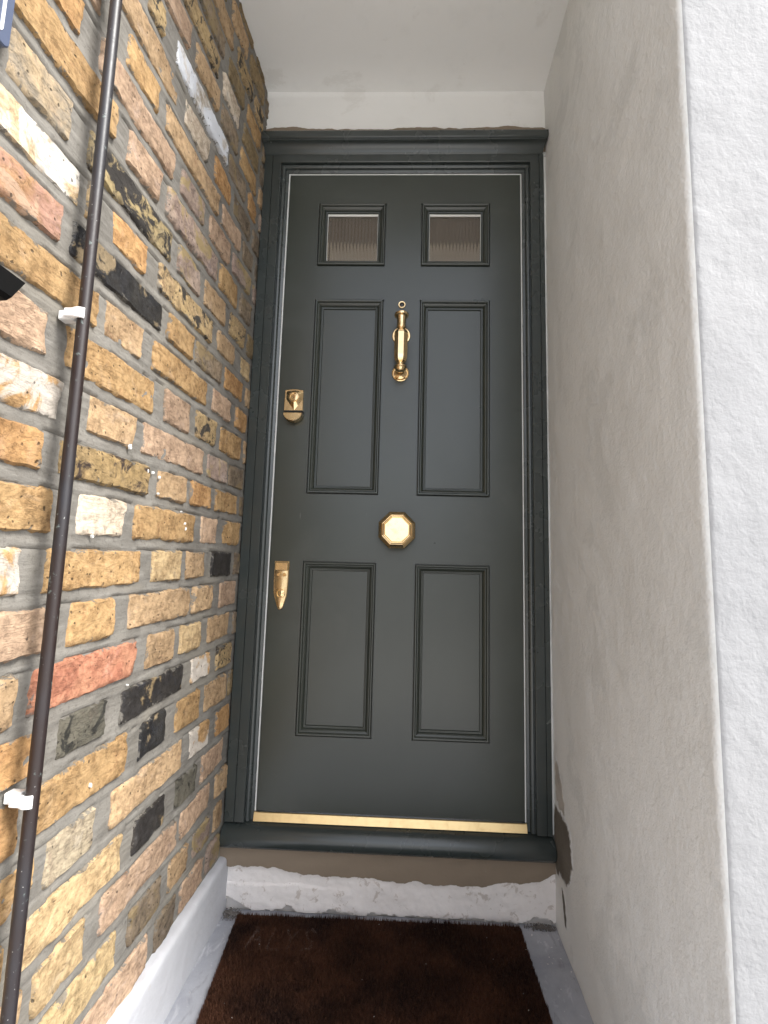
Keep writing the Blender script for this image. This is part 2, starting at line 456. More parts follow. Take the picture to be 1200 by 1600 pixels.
M['cement'] = mat_masonry("brown_grey_cement", (0.21, 0.165, 0.12), (0.26, 0.205, 0.15), 200, 0.2, 0.002, stain=((0.30, 0.27, 0.235), 22, 0.66, 0.4))
M['patch'] = mat_masonry("dark_cement_patch", (0.150, 0.135, 0.112), (0.19, 0.17, 0.14), 200, 0.2, 0.002)

def mat_feathered(name, inner, outer):
    t = NT(name); v = t.coord("Object"); at = t.n("ShaderNodeAttribute"); at.attribute_name = "rim"
    n0 = t.noise(v, 30, 6, 0.68, 0.6); n1 = t.noise(v, 12, 4, 0.6); n2 = t.noise(v, 260, 3, 0.55)
    m = t.ramp(t.math('ADD', at.outputs["Fac"], t.math('MULTIPLY', t.math('SUBTRACT', n0, 0.5), 1.5)), 0.10, 0.42)
    a = t.mix(t.ramp(n1, 0.35, 0.65), inner, tuple(x * 1.35 for x in inner))
    return t.fin(t.mix(m, outer, a), 0.85, t.bump(n2, 0.5, 0.003), spec=0.25)
def mat_floor():
    t = NT("painted_concrete_floor"); v = t.coord("Object")
    n0 = t.noise(v, 5, 5, 0.62, 0.6); n1 = t.noise(v, 26, 5, 0.65, 0.5, stretch=(1.4, 0.6, 1)); n2 = t.noise(v, 180, 3, 0.6)
    c = t.mix(t.ramp(n0, 0.35, 0.65), (0.30, 0.31, 0.345), (0.40, 0.41, 0.445))
    c = t.mix(t.math('MULTIPLY', t.ramp(n1, 0.56, 0.72), 0.5), c, (0.70, 0.70, 0.72))
    c = t.mix(t.math('MULTIPLY', t.ramp(n1, 0.44, 0.30), 0.5), c, (0.20, 0.20, 0.21))
    return t.fin(c, t.math('ADD', 0.42, t.math('MULTIPLY', n1, 0.3)), t.bump(t.math('ADD', n1, t.math('MULTIPLY', n2, 0.4)), 0.25, 0.003))
M['floor'] = mat_floor()

def mat_coir():
    t = NT("brown_coir_fibre"); v = t.coord("Object")
    n0 = t.noise(v, 7, 4, 0.6, 0.4); n1 = t.noise(v, 420, 2, 0.6)
    c = t.mix(t.ramp(n0, 0.35, 0.65), (0.024, 0.010, 0.007), (0.085, 0.034, 0.018))
    n2 = t.noise(v, 150, 3, 0.7, 0.6, stretch=(1.3, 0.45, 1))
    c = t.mix(t.math('MULTIPLY', t.ramp(n2, 0.50, 0.70), 0.6), c, (0.13, 0.065, 0.035))
    c = t.mix(t.math('MULTIPLY', t.ramp(n2, 0.46, 0.30), 0.8), c, (0.008, 0.004, 0.003))
    c = t.mix(t.math('MULTIPLY', t.ramp(n1, 0.62, 0.80), 0.45), c, (0.24, 0.14, 0.09))
    return t.fin(c, 0.75, None, spec=0.25)
M['coir'] = mat_coir()
def mat_worn_print():
    t = NT("faded_print_on_coir"); v = t.coord("Object"); n = t.noise(v, 120, 3, 0.6)
    return t.fin(t.mix(t.ramp(n, 0.35, 0.65), (0.09, 0.06, 0.05), (0.22, 0.165, 0.14)), 0.8, None, spec=0.2)
M['print'] = mat_worn_print()

def mat_pipe():
    t = NT("dark_brown_weathered_pipe_paint"); v = t.coord("Object")
    n0 = t.noise(v, 5, 4, 0.6, 0.3, stretch=(1, 1, 0.5)); n1 = t.noise(v, 90, 4, 0.6); n2 = t.noise(v, 260, 2, 0.5)
    c = t.mix(t.ramp(n0, 0.42, 0.62), (0.020, 0.012, 0.011), (0.024, 0.023, 0.027))
    c = t.mix(t.math('MULTIPLY', t.ramp(n1, 0.64, 0.72), 0.7), c, (0.16, 0.20, 0.19))
    c = t.mix(t.math('MULTIPLY', t.ramp(n2, 0.74, 0.78), 0.8), c, (0.5, 0.5, 0.48))
    return t.fin(c, t.math('ADD', 0.34, t.math('MULTIPLY', n1, 0.2)), t.bump(n1, 0.15, 0.001))
M['pipe'] = mat_pipe()

def mat_glass():
    t = NT("reeded_glass")
    t.b.inputs["Transmission Weight"].default_value = 0.92
    t.b.inputs["IOR"].default_value = 1.48
    return t.fin((0.72, 0.64, 0.54), 0.08)
M['glass'] = mat_glass()
def mat_flat(name, col, rough=0.7, metal=0.0):
    t = NT(name); v = t.coord("Object"); n = t.noise(v, 8, 4, 0.6)
    return t.fin(t.mix(t.ramp(n, 0.3, 0.7), tuple(x * 0.9 for x in col), tuple(min(1, x * 1.1) for x in col)), rough, None, metal)
M['hallbrown'] = mat_flat("brown_hall_timber", (0.085, 0.058, 0.042))
M['hallpale'] = mat_flat("pale_hall_plaster", (0.80, 0.76, 0.70))
M['pave'] = mat_masonry("concrete_paving", (0.6, 0.582, 0.552), (0.660, 0.642, 0.612), 60, 0.3, 0.004)
M['asphalt'] = mat_masonry("asphalt", (0.10, 0.10, 0.098), (0.13, 0.128, 0.125), 60, 0.4, 0.004)
M['slate'] = mat_flat("roof_slate", (0.10, 0.10, 0.115), 0.6)
M['housebrick'] = mat_flat("london_stock_brickwork", (0.36, 0.27, 0.17), 0.9)
M['pane'] = mat_flat("window_pane_dark", (0.03, 0.035, 0.04), 0.08)
M['lens'] = mat_flat("spyhole_lens", (0.02, 0.02, 0.02), 0.08)

# ================================================================== large structure
FLOOR_Z = -0.253
RWX = 0.8395                     # right wall face at y = 0
def rwx(y): return RWX + 0.03 * y
LWX = -0.08389
def lwx(y): return LWX + 0.037 * y

# porch floor: one sheet from the riser out to the road
def sheet(name, x0, x1, y0, y1, z, mat, nx=2, ny=2, bumpy=0.0, seed=0):
    X, Y = np.meshgrid(np.linspace(x0, x1, nx), np.linspace(y0, y1, ny), indexing='ij')
    Z = z + (vnoise(X, Y, 9, seed) * bumpy if bumpy else 0 * X)
    V = np.stack([X.ravel(), Y.ravel(), Z.ravel()], 1)
    return mesh_obj(name, V, grid_faces(nx, ny), mat, smooth=180 if bumpy else None)
tag(sheet("porch_floor", -0.14, 0.87, -1.60, -0.012, FLOOR_Z, M['floor'], 120, 160, 0.0016, 3), kind="structure")
g = Geo().box(-8, 12, -60, 14, -1.3, -0.402)
tag(g.obj("ground", M['pave']), kind="structure")
g = Geo().box(-0.8, 5.0, -5.0, -1.602, -0.40, -0.258)
tag(g.obj("front_path", M['pave']), kind="structure")
tag(Geo().box(-40, 40, -12.2, -7.4, -0.40, -0.396).obj("road", M['asphalt']), kind="structure")

# ---- right hand wall of the recess, with its rounded corner and the outer face
def render_wall():
    root = empty("rendered_pillar", (rwx(-0.777), -0.777, FLOOR_Z))
    tag(root, "pale stippled render wall to the right of the door, turning a corner into a bright white face", "wall")
    # path in plan, from behind the frame to the corner and then right along the facade
    pts = []
    for y in np.linspace(0.05, -0.767, 110): pts.append((rwx(y), y))
    cx, cy, r = rwx(-0.768) + 0.009, -0.768, 0.009
    for a in np.linspace(180, 270, 9)[1:]: pts.append((cx + r * math.cos(rad(a)), cy + r * math.sin(rad(a))))
    for x in np.concatenate([np.linspace(cx + 0.01, cx + 0.5, 60), np.linspace(cx + 0.55, 4.6, 14)]): pts.append((x, cy - r))
    P = np.array(pts); n = len(P)
    T = np.gradient(P, axis=0); T /= np.linalg.norm(T, axis=1)[:, None]
    N = np.stack([T[:, 1], -T[:, 0]], 1)          # outward
    arc = np.concatenate([[0], np.cumsum(np.linalg.norm(np.diff(P, axis=0), axis=1))])
    zs = np.linspace(FLOOR_Z - 0.02, 3.4, 420)
    A, Z = np.meshgrid(arc, zs, indexing='ij')
    d = 0.0035 * vnoise(A, Z, 3, 5, 3) + 0.0011 * vnoise(A, Z, 24, 6, 3)
    # the skin lies true where the cement patches sit
    mask = 1 / (1 + np.exp((A - 0.28) / 0.02)) / (1 + np.exp((Z - 0.27) / 0.02))
    d = d * (1 - mask)
    # wobble of the arris bead
    w = np.exp(-((A - arc[114]) / 0.02) ** 2)
    d += w * (0.0016 * fbm1(Z * 3.0, 1.3))
    # a few trowel ridges
    rs = np.random.RandomState(3)
    for i in range(26):
        a0 = rs.uniform(0.1, 0.78); z0 = rs.uniform(-0.2, 0.7); ln = rs.uniform(0.02, 0.07); th = rs.uniform(1.9, 2.4)
        u = (A - a0) * math.cos(th) + (Z - z0) * math.sin(th); v = -(A - a0) * math.sin(th) + (Z - z0) * math.cos(th)
        d += 0.0010 * np.exp(-(u / ln) ** 2 - (v / 0.003) ** 2)
    X = P[:, 0][:, None] + N[:, 0][:, None] * d * 1.0; Y = P[:, 1][:, None] + N[:, 1][:, None] * d
    i_split = 114
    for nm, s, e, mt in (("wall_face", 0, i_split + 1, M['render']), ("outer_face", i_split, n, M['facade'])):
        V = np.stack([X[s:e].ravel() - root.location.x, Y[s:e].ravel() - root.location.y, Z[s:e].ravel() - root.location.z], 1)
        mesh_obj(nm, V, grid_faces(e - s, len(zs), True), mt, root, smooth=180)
    # solid core behind the skin and the storey above the recess
    g = Geo().box(0.02 + rwx(0) - root.location.x, 3.7, 0.026, 0.90, 0.0, 3.65)
    g.obj("wall_core", M['facade'], root)
    return root
pillar = render_wall()
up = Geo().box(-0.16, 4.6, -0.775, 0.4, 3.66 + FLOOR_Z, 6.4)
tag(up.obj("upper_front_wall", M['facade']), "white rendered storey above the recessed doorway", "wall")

# dark cement patch low on the right wall beside the sill
def ragged(poly, amp, seed, n=14):
    out = []
    m = len(poly)
    P = np.array(poly, float)
    for i in range(m):
        p0, p1, p2, p3 = P[i - 1], P[i], P[(i + 1) % m], P[(i + 2) % m]
        for k in range(n):
            t = k / n
            q = 0.5 * (2 * p1 + (p2 - p0) * t + (2 * p0 - 5 * p1 + 4 * p2 - p3) * t * t + (3 * p1 - p0 - 3 * p2 + p3) * t ** 3)
            out.append([q[0], q[1]])
    out = np.array(out)
    s = np.arange(len(out)) / len(out) * 9
    out[:, 0] += amp * fbm1(s, seed, 6); out[:, 1] += amp * fbm1(s + 9.1, seed + 1, 6)
    return out
M['patch'] = mat_feathered("dark_cement_patch", (0.135, 0.120, 0.100), (0.72, 0.735, 0.73))
M['smear'] = mat_feathered("thin_cement_smear", (0.40, 0.375, 0.34), (0.72, 0.735, 0.73))
def wall_patch(name, poly, mat, amp=0.004, seed=1.0, lift=0.0015, parent=None):
    o = ragged(poly, amp, seed)
    n = len(o); c = o.mean(0); L = parent.location; vs = []; rim = []
    rings = ((0.0, -0.0010, 0.0), (0.05, lift * 0.3 + 0.0003, 0.06), (0.14, lift * 0.5 + 0.0006, 0.32), (0.30, lift * 0.6 + 0.0008, 0.65), (0.60, lift * 0.6 + 0.0010, 1.0))
    for t_, l_, r_ in rings:
        for y, z in o:
            yy = y + (c[0] - y) * t_; zz = z + (c[1] - z) * t_
            vs.append((rwx(yy) - l_ - L.x, yy - L.y, zz - L.z)); rim.append(r_)
    vs.append((rwx(c[0]) - lift * 0.6 - 0.0012 - L.x, c[0] - L.y, c[1] - L.z)); rim.append(1.0)
    k_ = len(rings)
    fs = [(a * n + i, a * n + (i + 1) % n, (a + 1) * n + (i + 1) % n, (a + 1) * n + i) for a in range(k_ - 1) for i in range(n)]
    fs += [((k_ - 1) * n + i, (k_ - 1) * n + (i + 1) % n, k_ * n) for i in range(n)]
    ob = mesh_obj(name, vs, fs, mat, parent, smooth=60)
    ob.data.attributes.new('rim', 'FLOAT', 'POINT').data.foreach_set('value', rim)
    return ob
tagp = wall_patch("cement_patch", [(-0.006, 0.052), (-0.06, 0.070), (-0.118, 0.072), (-0.156, 0.055), (-0.172, 0.008), (-0.170, -0.030), (-0.132, -0.088), (-0.066, -0.108), (-0.006, -0.100)], M['patch'], parent=pillar)
wall_patch("cement_smear", [(-0.03, 0.18), (-0.055, 0.185), (-0.10, 0.12), (-0.115, 0.07), (-0.05, 0.07), (-0.03, 0.12)], M['smear'], 0.006, 2.4, 0.0002, pillar)
wall_patch("cement_smear", [(-0.075, -0.115), (-0.10, -0.13), (-0.115, -0.19), (-0.10, -0.20), (-0.085, -0.16)], M['patch'], 0.003, 3.4, 0.0002, pillar)

# ---- ceiling of the recess and the strip of wall over the door
def plaster_ceiling():
    xs = np.linspace(-0.13, 0.86, 90); ys = np.linspace(0.04, -0.80, 90)
    X, Y = np.meshgrid(xs, ys, indexing='ij')
    Z = 2.288 + 0.003 * vnoise(X, Y, 3, 9, 3) + 0.010 * np.clip((-0.02 - Y), 0, 1) * 0
    V = np.stack([X.ravel(), Y.ravel(), Z.ravel()], 1)
    o = mesh_obj("ceiling", V, grid_faces(90, 90), M['ceiling'], smooth=180)
    return tag(o, kind="structure")
plaster_ceiling()
def lintel():
    xs = np.linspace(-0.12, 0.86, 120); zs = np.linspace(2.05, 2.292, 30)
    X, Z = np.meshgrid(xs, zs, indexing='ij')
    Y = -0.014 + 0.0022 * vnoise(X, Z, 5, 12, 3) - 0.004 * np.exp(-((Z - 2.29) / 0.008) ** 2)
    V = np.stack([X.ravel(), Y.ravel(), Z.ravel()], 1)
    o = mesh_obj("lintel_wall", V, grid_faces(120, 30), M['ceiling'], smooth=180)
    tag(o, "narrow off-white plaster band between the door cornice and the ceiling", "wall")
    # cement bedding over the cornice, ragged upper edge
    n = 150
    x = np.linspace(-0.088, 0.842, n)
    top = 2.1435 + np.interp(x, [-0.088, -0.06, -0.013, 0.07, 0.139, 0.31, 0.416, 0.564, 0.732, 0.84], [0.002, 0.010, 0.014, 0.006, 0.004, 0.002, 0.010, 0.004, 0.012, 0.002]) + 0.004 * fbm1(x * 9, 2.2)
    vs = []
    for i in range(n): vs += [(x[i], -0.0195, 2.06), (x[i], -0.0205, top[i] - 0.002), (x[i], -0.012, top[i])]
    fs = []
    for i in range(n - 1):
        for k in (0, 1): fs.append((i * 3 + k, (i + 1) * 3 + k, (i + 1) * 3 + k + 1, i * 3 + k + 1))
    c = mesh_obj("cement_bedding", vs, fs, M['cement'], o, smooth=60)
    return o
lintel()

# ---- step riser under the sill
def riser():
    xs = np.linspace(-0.10, 0.862, 220); zs = np.linspace(FLOOR_Z - 0.01, -0.075, 60)
    X, Z = np.meshgrid(xs, zs, indexing='ij')
    Y = -0.016 + 0.0030 * vnoise(X, Z, 9, 21, 4) + 0.0016 * vnoise(X, Z, 40, 22, 3)
    # chipped plaster layer: upper rough band sits back
    edge = -0.185 + 0.006 * fbm1(X * 5, 4.0)
    left = 1 / (1 + np.exp((X - 0.22) / 0.02))
    Y += 0.004 * left * (Z > edge)
    # crumbled foot
    foot = FLOOR_Z + 0.004 + 0.014 * np.clip(fbm1(X * 7, 5.5, 5), -0.3, 1) + 0.02 * (np.exp(-((X + 0.06) / 0.03) ** 2) + 0.6 * np.exp(-((X - 0.80) / 0.035) ** 2))
    Y += 0.022 * (Z < foot)
    V = np.stack([X.ravel(), Y.ravel(), Z.ravel()], 1)
    root = mesh_obj("step_riser", V, grid_faces(220, 60), M['riser'], smooth=50)
    tag(root, "low worn white painted step face below the door sill", "step")
    cb = [(-0.10, -0.145), (-0.076, -0.145), (-0.03, -0.143), (0.014, -0.142), (0.07, -0.143), (0.132, -0.155), (0.231, -0.159), (0.331, -0.157), (0.407, -0.167), (0.46, -0.160), (0.512, -0.169), (0.556, -0.165), (0.617, -0.167), (0.669, -0.16), (0.707, -0.15), (0.747, -0.154), (0.79, -0.146), (0.838, -0.126), (0.862, -0.124)]
    n = 260; x = np.linspace(-0.10, 0.862, n)
    bot = np.interp(x, [p[0] for p in cb], [p[1] for p in cb]) + 0.0042 * fbm1(x * 16, 7.7, 6)
    bot = bot + 0.004
    rows = 8; vs = []
    for i in range(n):
        for k in range(rows):
            t = k / (rows - 1)
            zz = -0.078 + (bot[i] + 0.078) * t
            yy = -0.0245 + 0.0008 * math.sin(x[i] * 31 + k) if k < rows - 1 else -0.013
            if k == rows - 2: zz = bot[i] + 0.002; yy = -0.0225
            vs.append((x[i], yy, zz))
    mesh_obj("cement_band", vs, grid_faces(n, rows, True), M['cement'], root, smooth=60)
    return root
riser()
tag(Geo().box(-0.10, 0.86, 0.03, 0.30, FLOOR_Z - 0.01, -0.03).obj("step_core", M['cement']), kind="structure")

# ---- white plinth at the foot of the brick wall
def plinth():
    # profile across: face, rounded top, back to the bricks ; runs along the wall
    ys = np.concatenate([np.linspace(-0.010, -1.3, 260)])
    prof = [(0.0, FLOOR_Z - 0.01)] + [(0.0, z) for z in np.linspace(FLOOR_Z, -0.135, 14)] + [(0.0, -0.124), (-0.002, -0.118), (-0.006, -0.1145), (-0.014, -0.113), (-0.05, -0.112)]
    V = []
    for y in ys:
        for dx, z in prof: V.append((-0.066 + 0.020 * y + dx, y, z))
    V = np.array(V); n = len(prof)
    s = -V[:, 1]; z = V[:, 2]
    V[:, 0] += 0.0011 * vnoise(s, z, 5, 31, 4) + 0.0008 * vnoise(s, z, 50, 32, 3) - 0.0006
    top = V[:, 2] > -0.13
    V[:, 2] += np.where(top, 0.0020 * fbm1(s * 6, 8.1, 5), 0)
    o = mesh_obj("white_plinth", V, grid_faces(len(ys), n, True), M['plinth'], smooth=60)
    tag(o, "low white painted plinth along the foot of the brick wall", "plinth")
    # rough end against the riser
    return o
plinth()

# ================================================================== brick wall
JZ = {-18: -0.7918, -17: -0.7068, -16: -0.6218, -15: -0.5368, -14: -0.4518, -13: -0.3668, -12: -0.2818, -11: -0.1968, -10: -0.112, -9: -0.0272, -8: 0.0576, -7: 0.1424, -6: 0.2272, -5: 0.3142, -4: 0.4062, -3: 0.4862, -2: 0.5732, -1: 0.6592, 0: 0.7432, 1: 0.8312, 2: 0.9092, 3: 0.9922, 4: 1.0832, 5: 1.1662, 6: 1.2462, 7: 1.3282, 8: 1.4162, 9: 1.5062, 10: 1.5882, 11: 1.6682, 12: 1.7562, 13: 1.8402, 14: 1.9242, 15: 2.0082, 16: 2.0922, 17: 2.1762, 18: 2.2602, 19: 2.3442, 20: 2.4282, 21: 2.5132, 22: 2.5982, 23: 2.6832, 24: 2.7682, 25: 2.8532, 26: 2.9382, 27: 3.0232, 28: 3.1082, 29: 3.1932}
BR = {
 -10: [(-0.8245, -0.6331, 'T'), (-0.6098, -0.397, 'P'), (-0.3733, -0.2807, 'D'), (-0.2631, -0.1441, 'P'), (-0.1255, -0.0409, 'M')],
 -9: [(-0.9001, -0.7326, 'O'), (-0.7157, -0.5052, 'Y2'), (-0.4742, -0.3564, 'D'), (-0.3301, -0.2394, 'T'), (-0.2167, -0.1161, 'M'), (-0.0963, -0.0329, 'T')],
 -8: [(-0.8618, -0.7298, 'T'), (-0.7122, -0.6021, 'L'), (-0.5671, -0.307, 'P'), (-0.2895, -0.1298, 'P'), (-0.0978, -0.0198, 'T')],
 -7: [(-0.9229, -0.7742, 'Y'), (-0.7563, -0.5171, 'L'), (-0.4832, -0.3668, 'B'), (-0.3258, -0.2267, 'G'), (-0.1955, -0.0518, 'P')],
 -6: [(-0.9559, -0.7306, 'Y'), (-0.7119, -0.605, 'G2'), (-0.5647, -0.3041, 'T'), (-0.2731, -0.1649, 'V'), (-0.1214, -0.0246, 'O')],
 -5: [(-0.8972, -0.7727, 'O'), (-0.7578, -0.5276, 'Y'), (-0.4927, -0.3884, 'B2'), (-0.3501, -0.2339, 'Y'), (-0.2054, -0.0717, 'T')],
 -4: [(-0.9742, -0.7428, 'O'), (-0.7133, -0.5975, 'G'), (-0.5596, -0.3254, 'B'), (-0.2878, -0.1855, 'V'), (-0.1458, -0.0442, 'S')],
 -3: [(-0.8992, -0.7996, 'T'), (-0.7784, -0.5265, 'R'), (-0.492, -0.382, 'T'), (-0.3563, -0.2503, 'L'), (-0.2103, -0.0675, 'T')],
 -2: [(-0.9321, -0.7574, 'P'), (-0.7153, -0.6049, 'Y'), (-0.5617, -0.3273, 'T'), (-0.3081, -0.1934, 'T'), (-0.1527, -0.0334, 'P')],
 -1: [(-0.9692, -0.8122, 'V'), (-0.7766, -0.5288, 'Y'), (-0.4974, -0.3742, 'L'), (-0.3531, -0.2526, 'T'), (-0.2188, -0.0865, 'B')],
 0: [(-1.0147, -0.7695, 'Y'), (-0.7205, -0.6007, 'W'), (-0.5691, -0.3236, 'Y'), (-0.2924, -0.193, 'P'), (-0.1611, -0.0366, 'Y')],
 1: [(-1.2414, -0.804, 'O'), (-0.7739, -0.5344, 'K'), (-0.5017, -0.3841, 'T'), (-0.3577, -0.2383, 'O'), (-0.2206, -0.0729, 'Y')],
 2: [(-1.0566, -0.7739, 'V'), (-0.7164, -0.5915, 'T'), (-0.5642, -0.3033, 'P'), (-0.2816, -0.1553, 'M'), (-0.1417, -0.0326, 'D')],
 3: [(-0.9462, -0.8149, 'P'), (-0.7811, -0.532, 'Y'), (-0.5001, -0.3809, 'P'), (-0.3582, -0.2438, 'S'), (-0.2172, -0.0684, 'Y')],
 4: [(-0.9558, -0.7168, 'Y'), (-0.7004, -0.5926, 'T'), (-0.5569, -0.3058, 'Y'), (-0.2794, -0.1567, 'P'), (-0.1233, -0.0294, 'O')],
 5: [(-1.0603, -0.8143, 'R2'), (-0.7933, -0.5334, 'B2'), (-0.5105, -0.3914, 'Y'), (-0.3849, -0.2322, 'D'), (-0.215, -0.0811, 'O')],
 6: [(-1.0167, -0.7842, 'W2'), (-0.7741, -0.7357, 'L'), (-0.7073, -0.6018, 'O'), (-0.5604, -0.3057, 'S'), (-0.2742, -0.1552, 'T'), (-0.1104, -0.0345, 'L')],
 7: [(-0.9275, -0.8145, 'D2'), (-0.7806, -0.5176, 'S2'), (-0.4929, -0.381, 'M'), (-0.36, -0.2336, 'T'), (-0.2068, -0.0932, 'S')],
 8: [(-0.9541, -0.7225, 'Y'), (-0.6875, -0.5797, 'P'), (-0.5549, -0.2985, 'M'), (-0.2863, -0.1648, 'Y'), (-0.1448, -0.0529, 'D')],
 9: [(-0.9838, -0.8147, 'O'), (-0.7753, -0.5339, 'P'), (-0.5088, -0.388, 'M'), (-0.3626, -0.2358, 'P'), (-0.2128, -0.0733, 'M')],
 10: [(-0.9585, -0.7792, 'P'), (-0.7143, -0.6052, 'Y'), (-0.5831, -0.3176, 'T'), (-0.297, -0.1678, 'P'), (-0.1472, -0.0641, 'D')],
 11: [(-0.8119, -0.5402, 'T'), (-0.5113, -0.3928, 'W'), (-0.359, -0.2448, 'O'), (-0.2308, -0.1016, 'D')],
 12: [(-0.8245, -0.696, 'P'), (-0.6725, -0.6091, 'S'), (-0.5646, -0.2906, 'W3'), (-0.2773, -0.1548, 'D'), (-0.133, -0.0576, 'O')],
 13: [(-0.7881, -0.6511, 'T'), (-0.622, -0.5169, 'P'), (-0.4918, -0.363, 'T'), (-0.3427, -0.2304, 'D'), (-0.2105, -0.0782, 'Y')],
}

PHI = math.atan2(1.0, 0.037)
wall = empty("brick_wall", (LWX, 0, 0), PHI)
tag(wall, "old yellow and brown stock brick wall with grey mortar to the left of the door", "wall")
SL = 0.028
rng = random.Random(11)
rows = {}
for c in range(-12, 21):
    lst = [list(b) for b in BR.get(c, [])]
    dull = c >= 13
    pal = (['N', 'D', 'T', 'N', 'D', 'S', 'N'] if c >= 14 else ['Y', 'T', 'P', 'O', 'D', 'L', 'Y', 'T', 'S'])
    if not lst:
        odd = c % 2
        s = -0.03
        st = [0.135, 0.115, 0.115, 0.24, 0.115, 0.24, 0.115, 0.24] if odd else [0.085, 0.115, 0.245, 0.115, 0.24, 0.115, 0.24, 0.115]
        if c == 14: lst = [[-0.2, -0.07, 'N'], [-0.345, -0.23, 'W'], [-0.61, -0.375, 'S'], [-0.745, -0.635, 'T']]
        elif c == 15: lst = [[-0.18, -0.06, 'Y'], [-0.32, -0.21, 'N'], [-0.56, -0.345, 'D'], [-0.70, -0.59, 'N']]
        else:
            s = -0.045 - rng.random() * 0.03
            for w in st:
                w = w * rng.uniform(0.95, 1.05)
                lst.append([s - w, s, rng.choice(pal)]); s -= w + rng.uniform(0.020, 0.032)
                if s < -0.8: break
    lst.sort()
    # closers at the frame
    last = lst[-1][1]
    # continue away from the door, past the picture edge
    s = lst[0][0]
    if c == 1: lst[0][0] = s = -1.05
    k = 0 if (lst[0][1] - lst[0][0]) > 0.18 else 1
    while s > -1.28:
        w = 0.115 if k % 2 == 0 else 0.24
        gp = rng.uniform(0.020, 0.030)
        lst.append([s - gp - w, s - gp, rng.choice(pal)]); s -= gp + w; k += 1
    if last < -0.055:
        lst.append([last + 0.022, -0.014, rng.choice(['D', 'T', 'M', 'N'])])
    lst.sort()
    rows[c] = lst

def build_brick(s0, s1, z0, z1, seed, zmid):
    """irregular worn brick face; returns verts local to its centre"""
    w = s1 - s0; h = z1 - z0
    nx = max(6, int(w / 0.0070)); nz = 11
    u = np.linspace(-1, 1, nx); v = np.linspace(-1, 1, nz)
    U, Vv = np.meshgrid(u, v, indexing='ij')
    a = w / 2; b = h / 2
    S = U * a; Z = Vv * b
    sc = (s0 + s1) / 2
    gx = S + sc + seed * 3.1; gz = Z + zmid + seed * 1.7
    # round the corners of the outline
    rc = 0.010 + 0.008 * ((seed * 7.13) % 1)
    ax = np.clip(np.abs(S) - (a - rc), 0, None); az = np.clip(np.abs(Z) - (b - rc), 0, None)
    d = np.sqrt(ax ** 2 + az ** 2); m = d > rc
    f = np.where(m & (d > 0), rc / np.maximum(d, 1e-9), 1)
    S = np.sign(S) * (np.abs(S) - ax + ax * f); Z = np.sign(Z) * (np.abs(Z) - az + az * f)
    edge = np.maximum(np.abs(U), np.abs(Vv)) > 0.999
    S = S + vnoise(gx, gz, 34, 41, 4, 0.7) * 0.0062 * (np.abs(U) ** 4)
    Z = Z + vnoise(gx, gz, 34, 42, 4, 0.7) * 0.0052 * (np.abs(Vv) ** 4)
    H = 0.0022 * vnoise(gx, gz, 22, 43, 3) + 0.0016 * vnoise(gx, gz, 90, 44, 3)
    near = np.minimum((1 - np.abs(U)) * a, (1 - np.abs(Vv)) * b)
    H = H - 0.0026 * np.exp(-near / 0.0013)
    H = np.where(edge, -0.010, H)
    tilt = ((seed * 3.77) % 1 - 0.5) * 0.006; off = ((seed * 5.31) % 1 - 0.5) * 0.003 + 0.0010
    H = H + off + tilt * U
    Zs = Z + SL * S
    V = np.stack([S.ravel(), -H.ravel(), Zs.ravel()], 1)
    F = grid_faces(nx, nz, False)
    rim = near.ravel().copy()
    # back skirt
    ring = [i * nz for i in range(nx)] + [(nx - 1) * nz + j for j in range(1, nz)] + [i * nz + nz - 1 for i in range(nx - 2, -1, -1)] + [j for j in range(nz - 2, 0, -1)]
    base = len(V)
    back = V[ring].copy(); back[:, 1] = 0.04
    V = np.concatenate([V, back]); n = len(ring)
    FF = [tuple(q) for q in F.tolist()] + [(ring[i], base + i, base + (i + 1) % n, ring[(i + 1) % n]) for i in range(n)]
    rim = np.concatenate([rim, np.zeros(n)])
    return V, FF, rim

far = {}
cnt = 0
for c, lst in rows.items():
    for (s0, s1, t) in lst:
        j0 = rng.uniform(0.0050, 0.0085); j1 = rng.uniform(0.0050, 0.0085)
        s0 -= 0.0020; s1 += 0.0020
        sc = (s0 + s1) / 2
        z0 = JZ[c] + j0; z1 = JZ[c + 1] - j1
        zc = (z0 + z1) / 2 + SL * sc
        seed = rng.random() * 10
        V, F, RM = build_brick(s0, s1, z0, z1, seed, zc)
        if s1 < -0.985 or c >= 19 or c < -11:
            far.setdefault(t, []).append((V + np.array([sc, 0, zc]), F, RM))
            continue
        o = mesh_obj("brick", V, F, M[t], wall, (sc, 0, zc), smooth=50)
        o.data.attributes.new('rim', 'FLOAT', 'POINT').data.foreach_set('value', RM.astype(np.float32))
        cnt += 1
fg_v = []; fg_f = []; fg_r = []; mats = []; mi = []
for t, L in far.items():
    mats.append(M[t])
    for V, F, RM in L:
        fg_r += RM.tolist(); n = len(fg_v); fg_v += V.tolist(); fg_f += [tuple(i + n for i in q) for q in F]; mi += [len(mats) - 1] * len(F)
fo = mesh_obj("outlying_bricks", fg_v, fg_f, None, wall, smooth=50)
for m in mats: fo.data.materials.append(m)
fo.data.polygons.foreach_set("material_index", mi)
fo["kind"] = "stuff"
fo.data.attributes.new('rim', 'FLOAT', 'POINT').data.foreach_set('value', fg_r)
print("bricks", cnt)

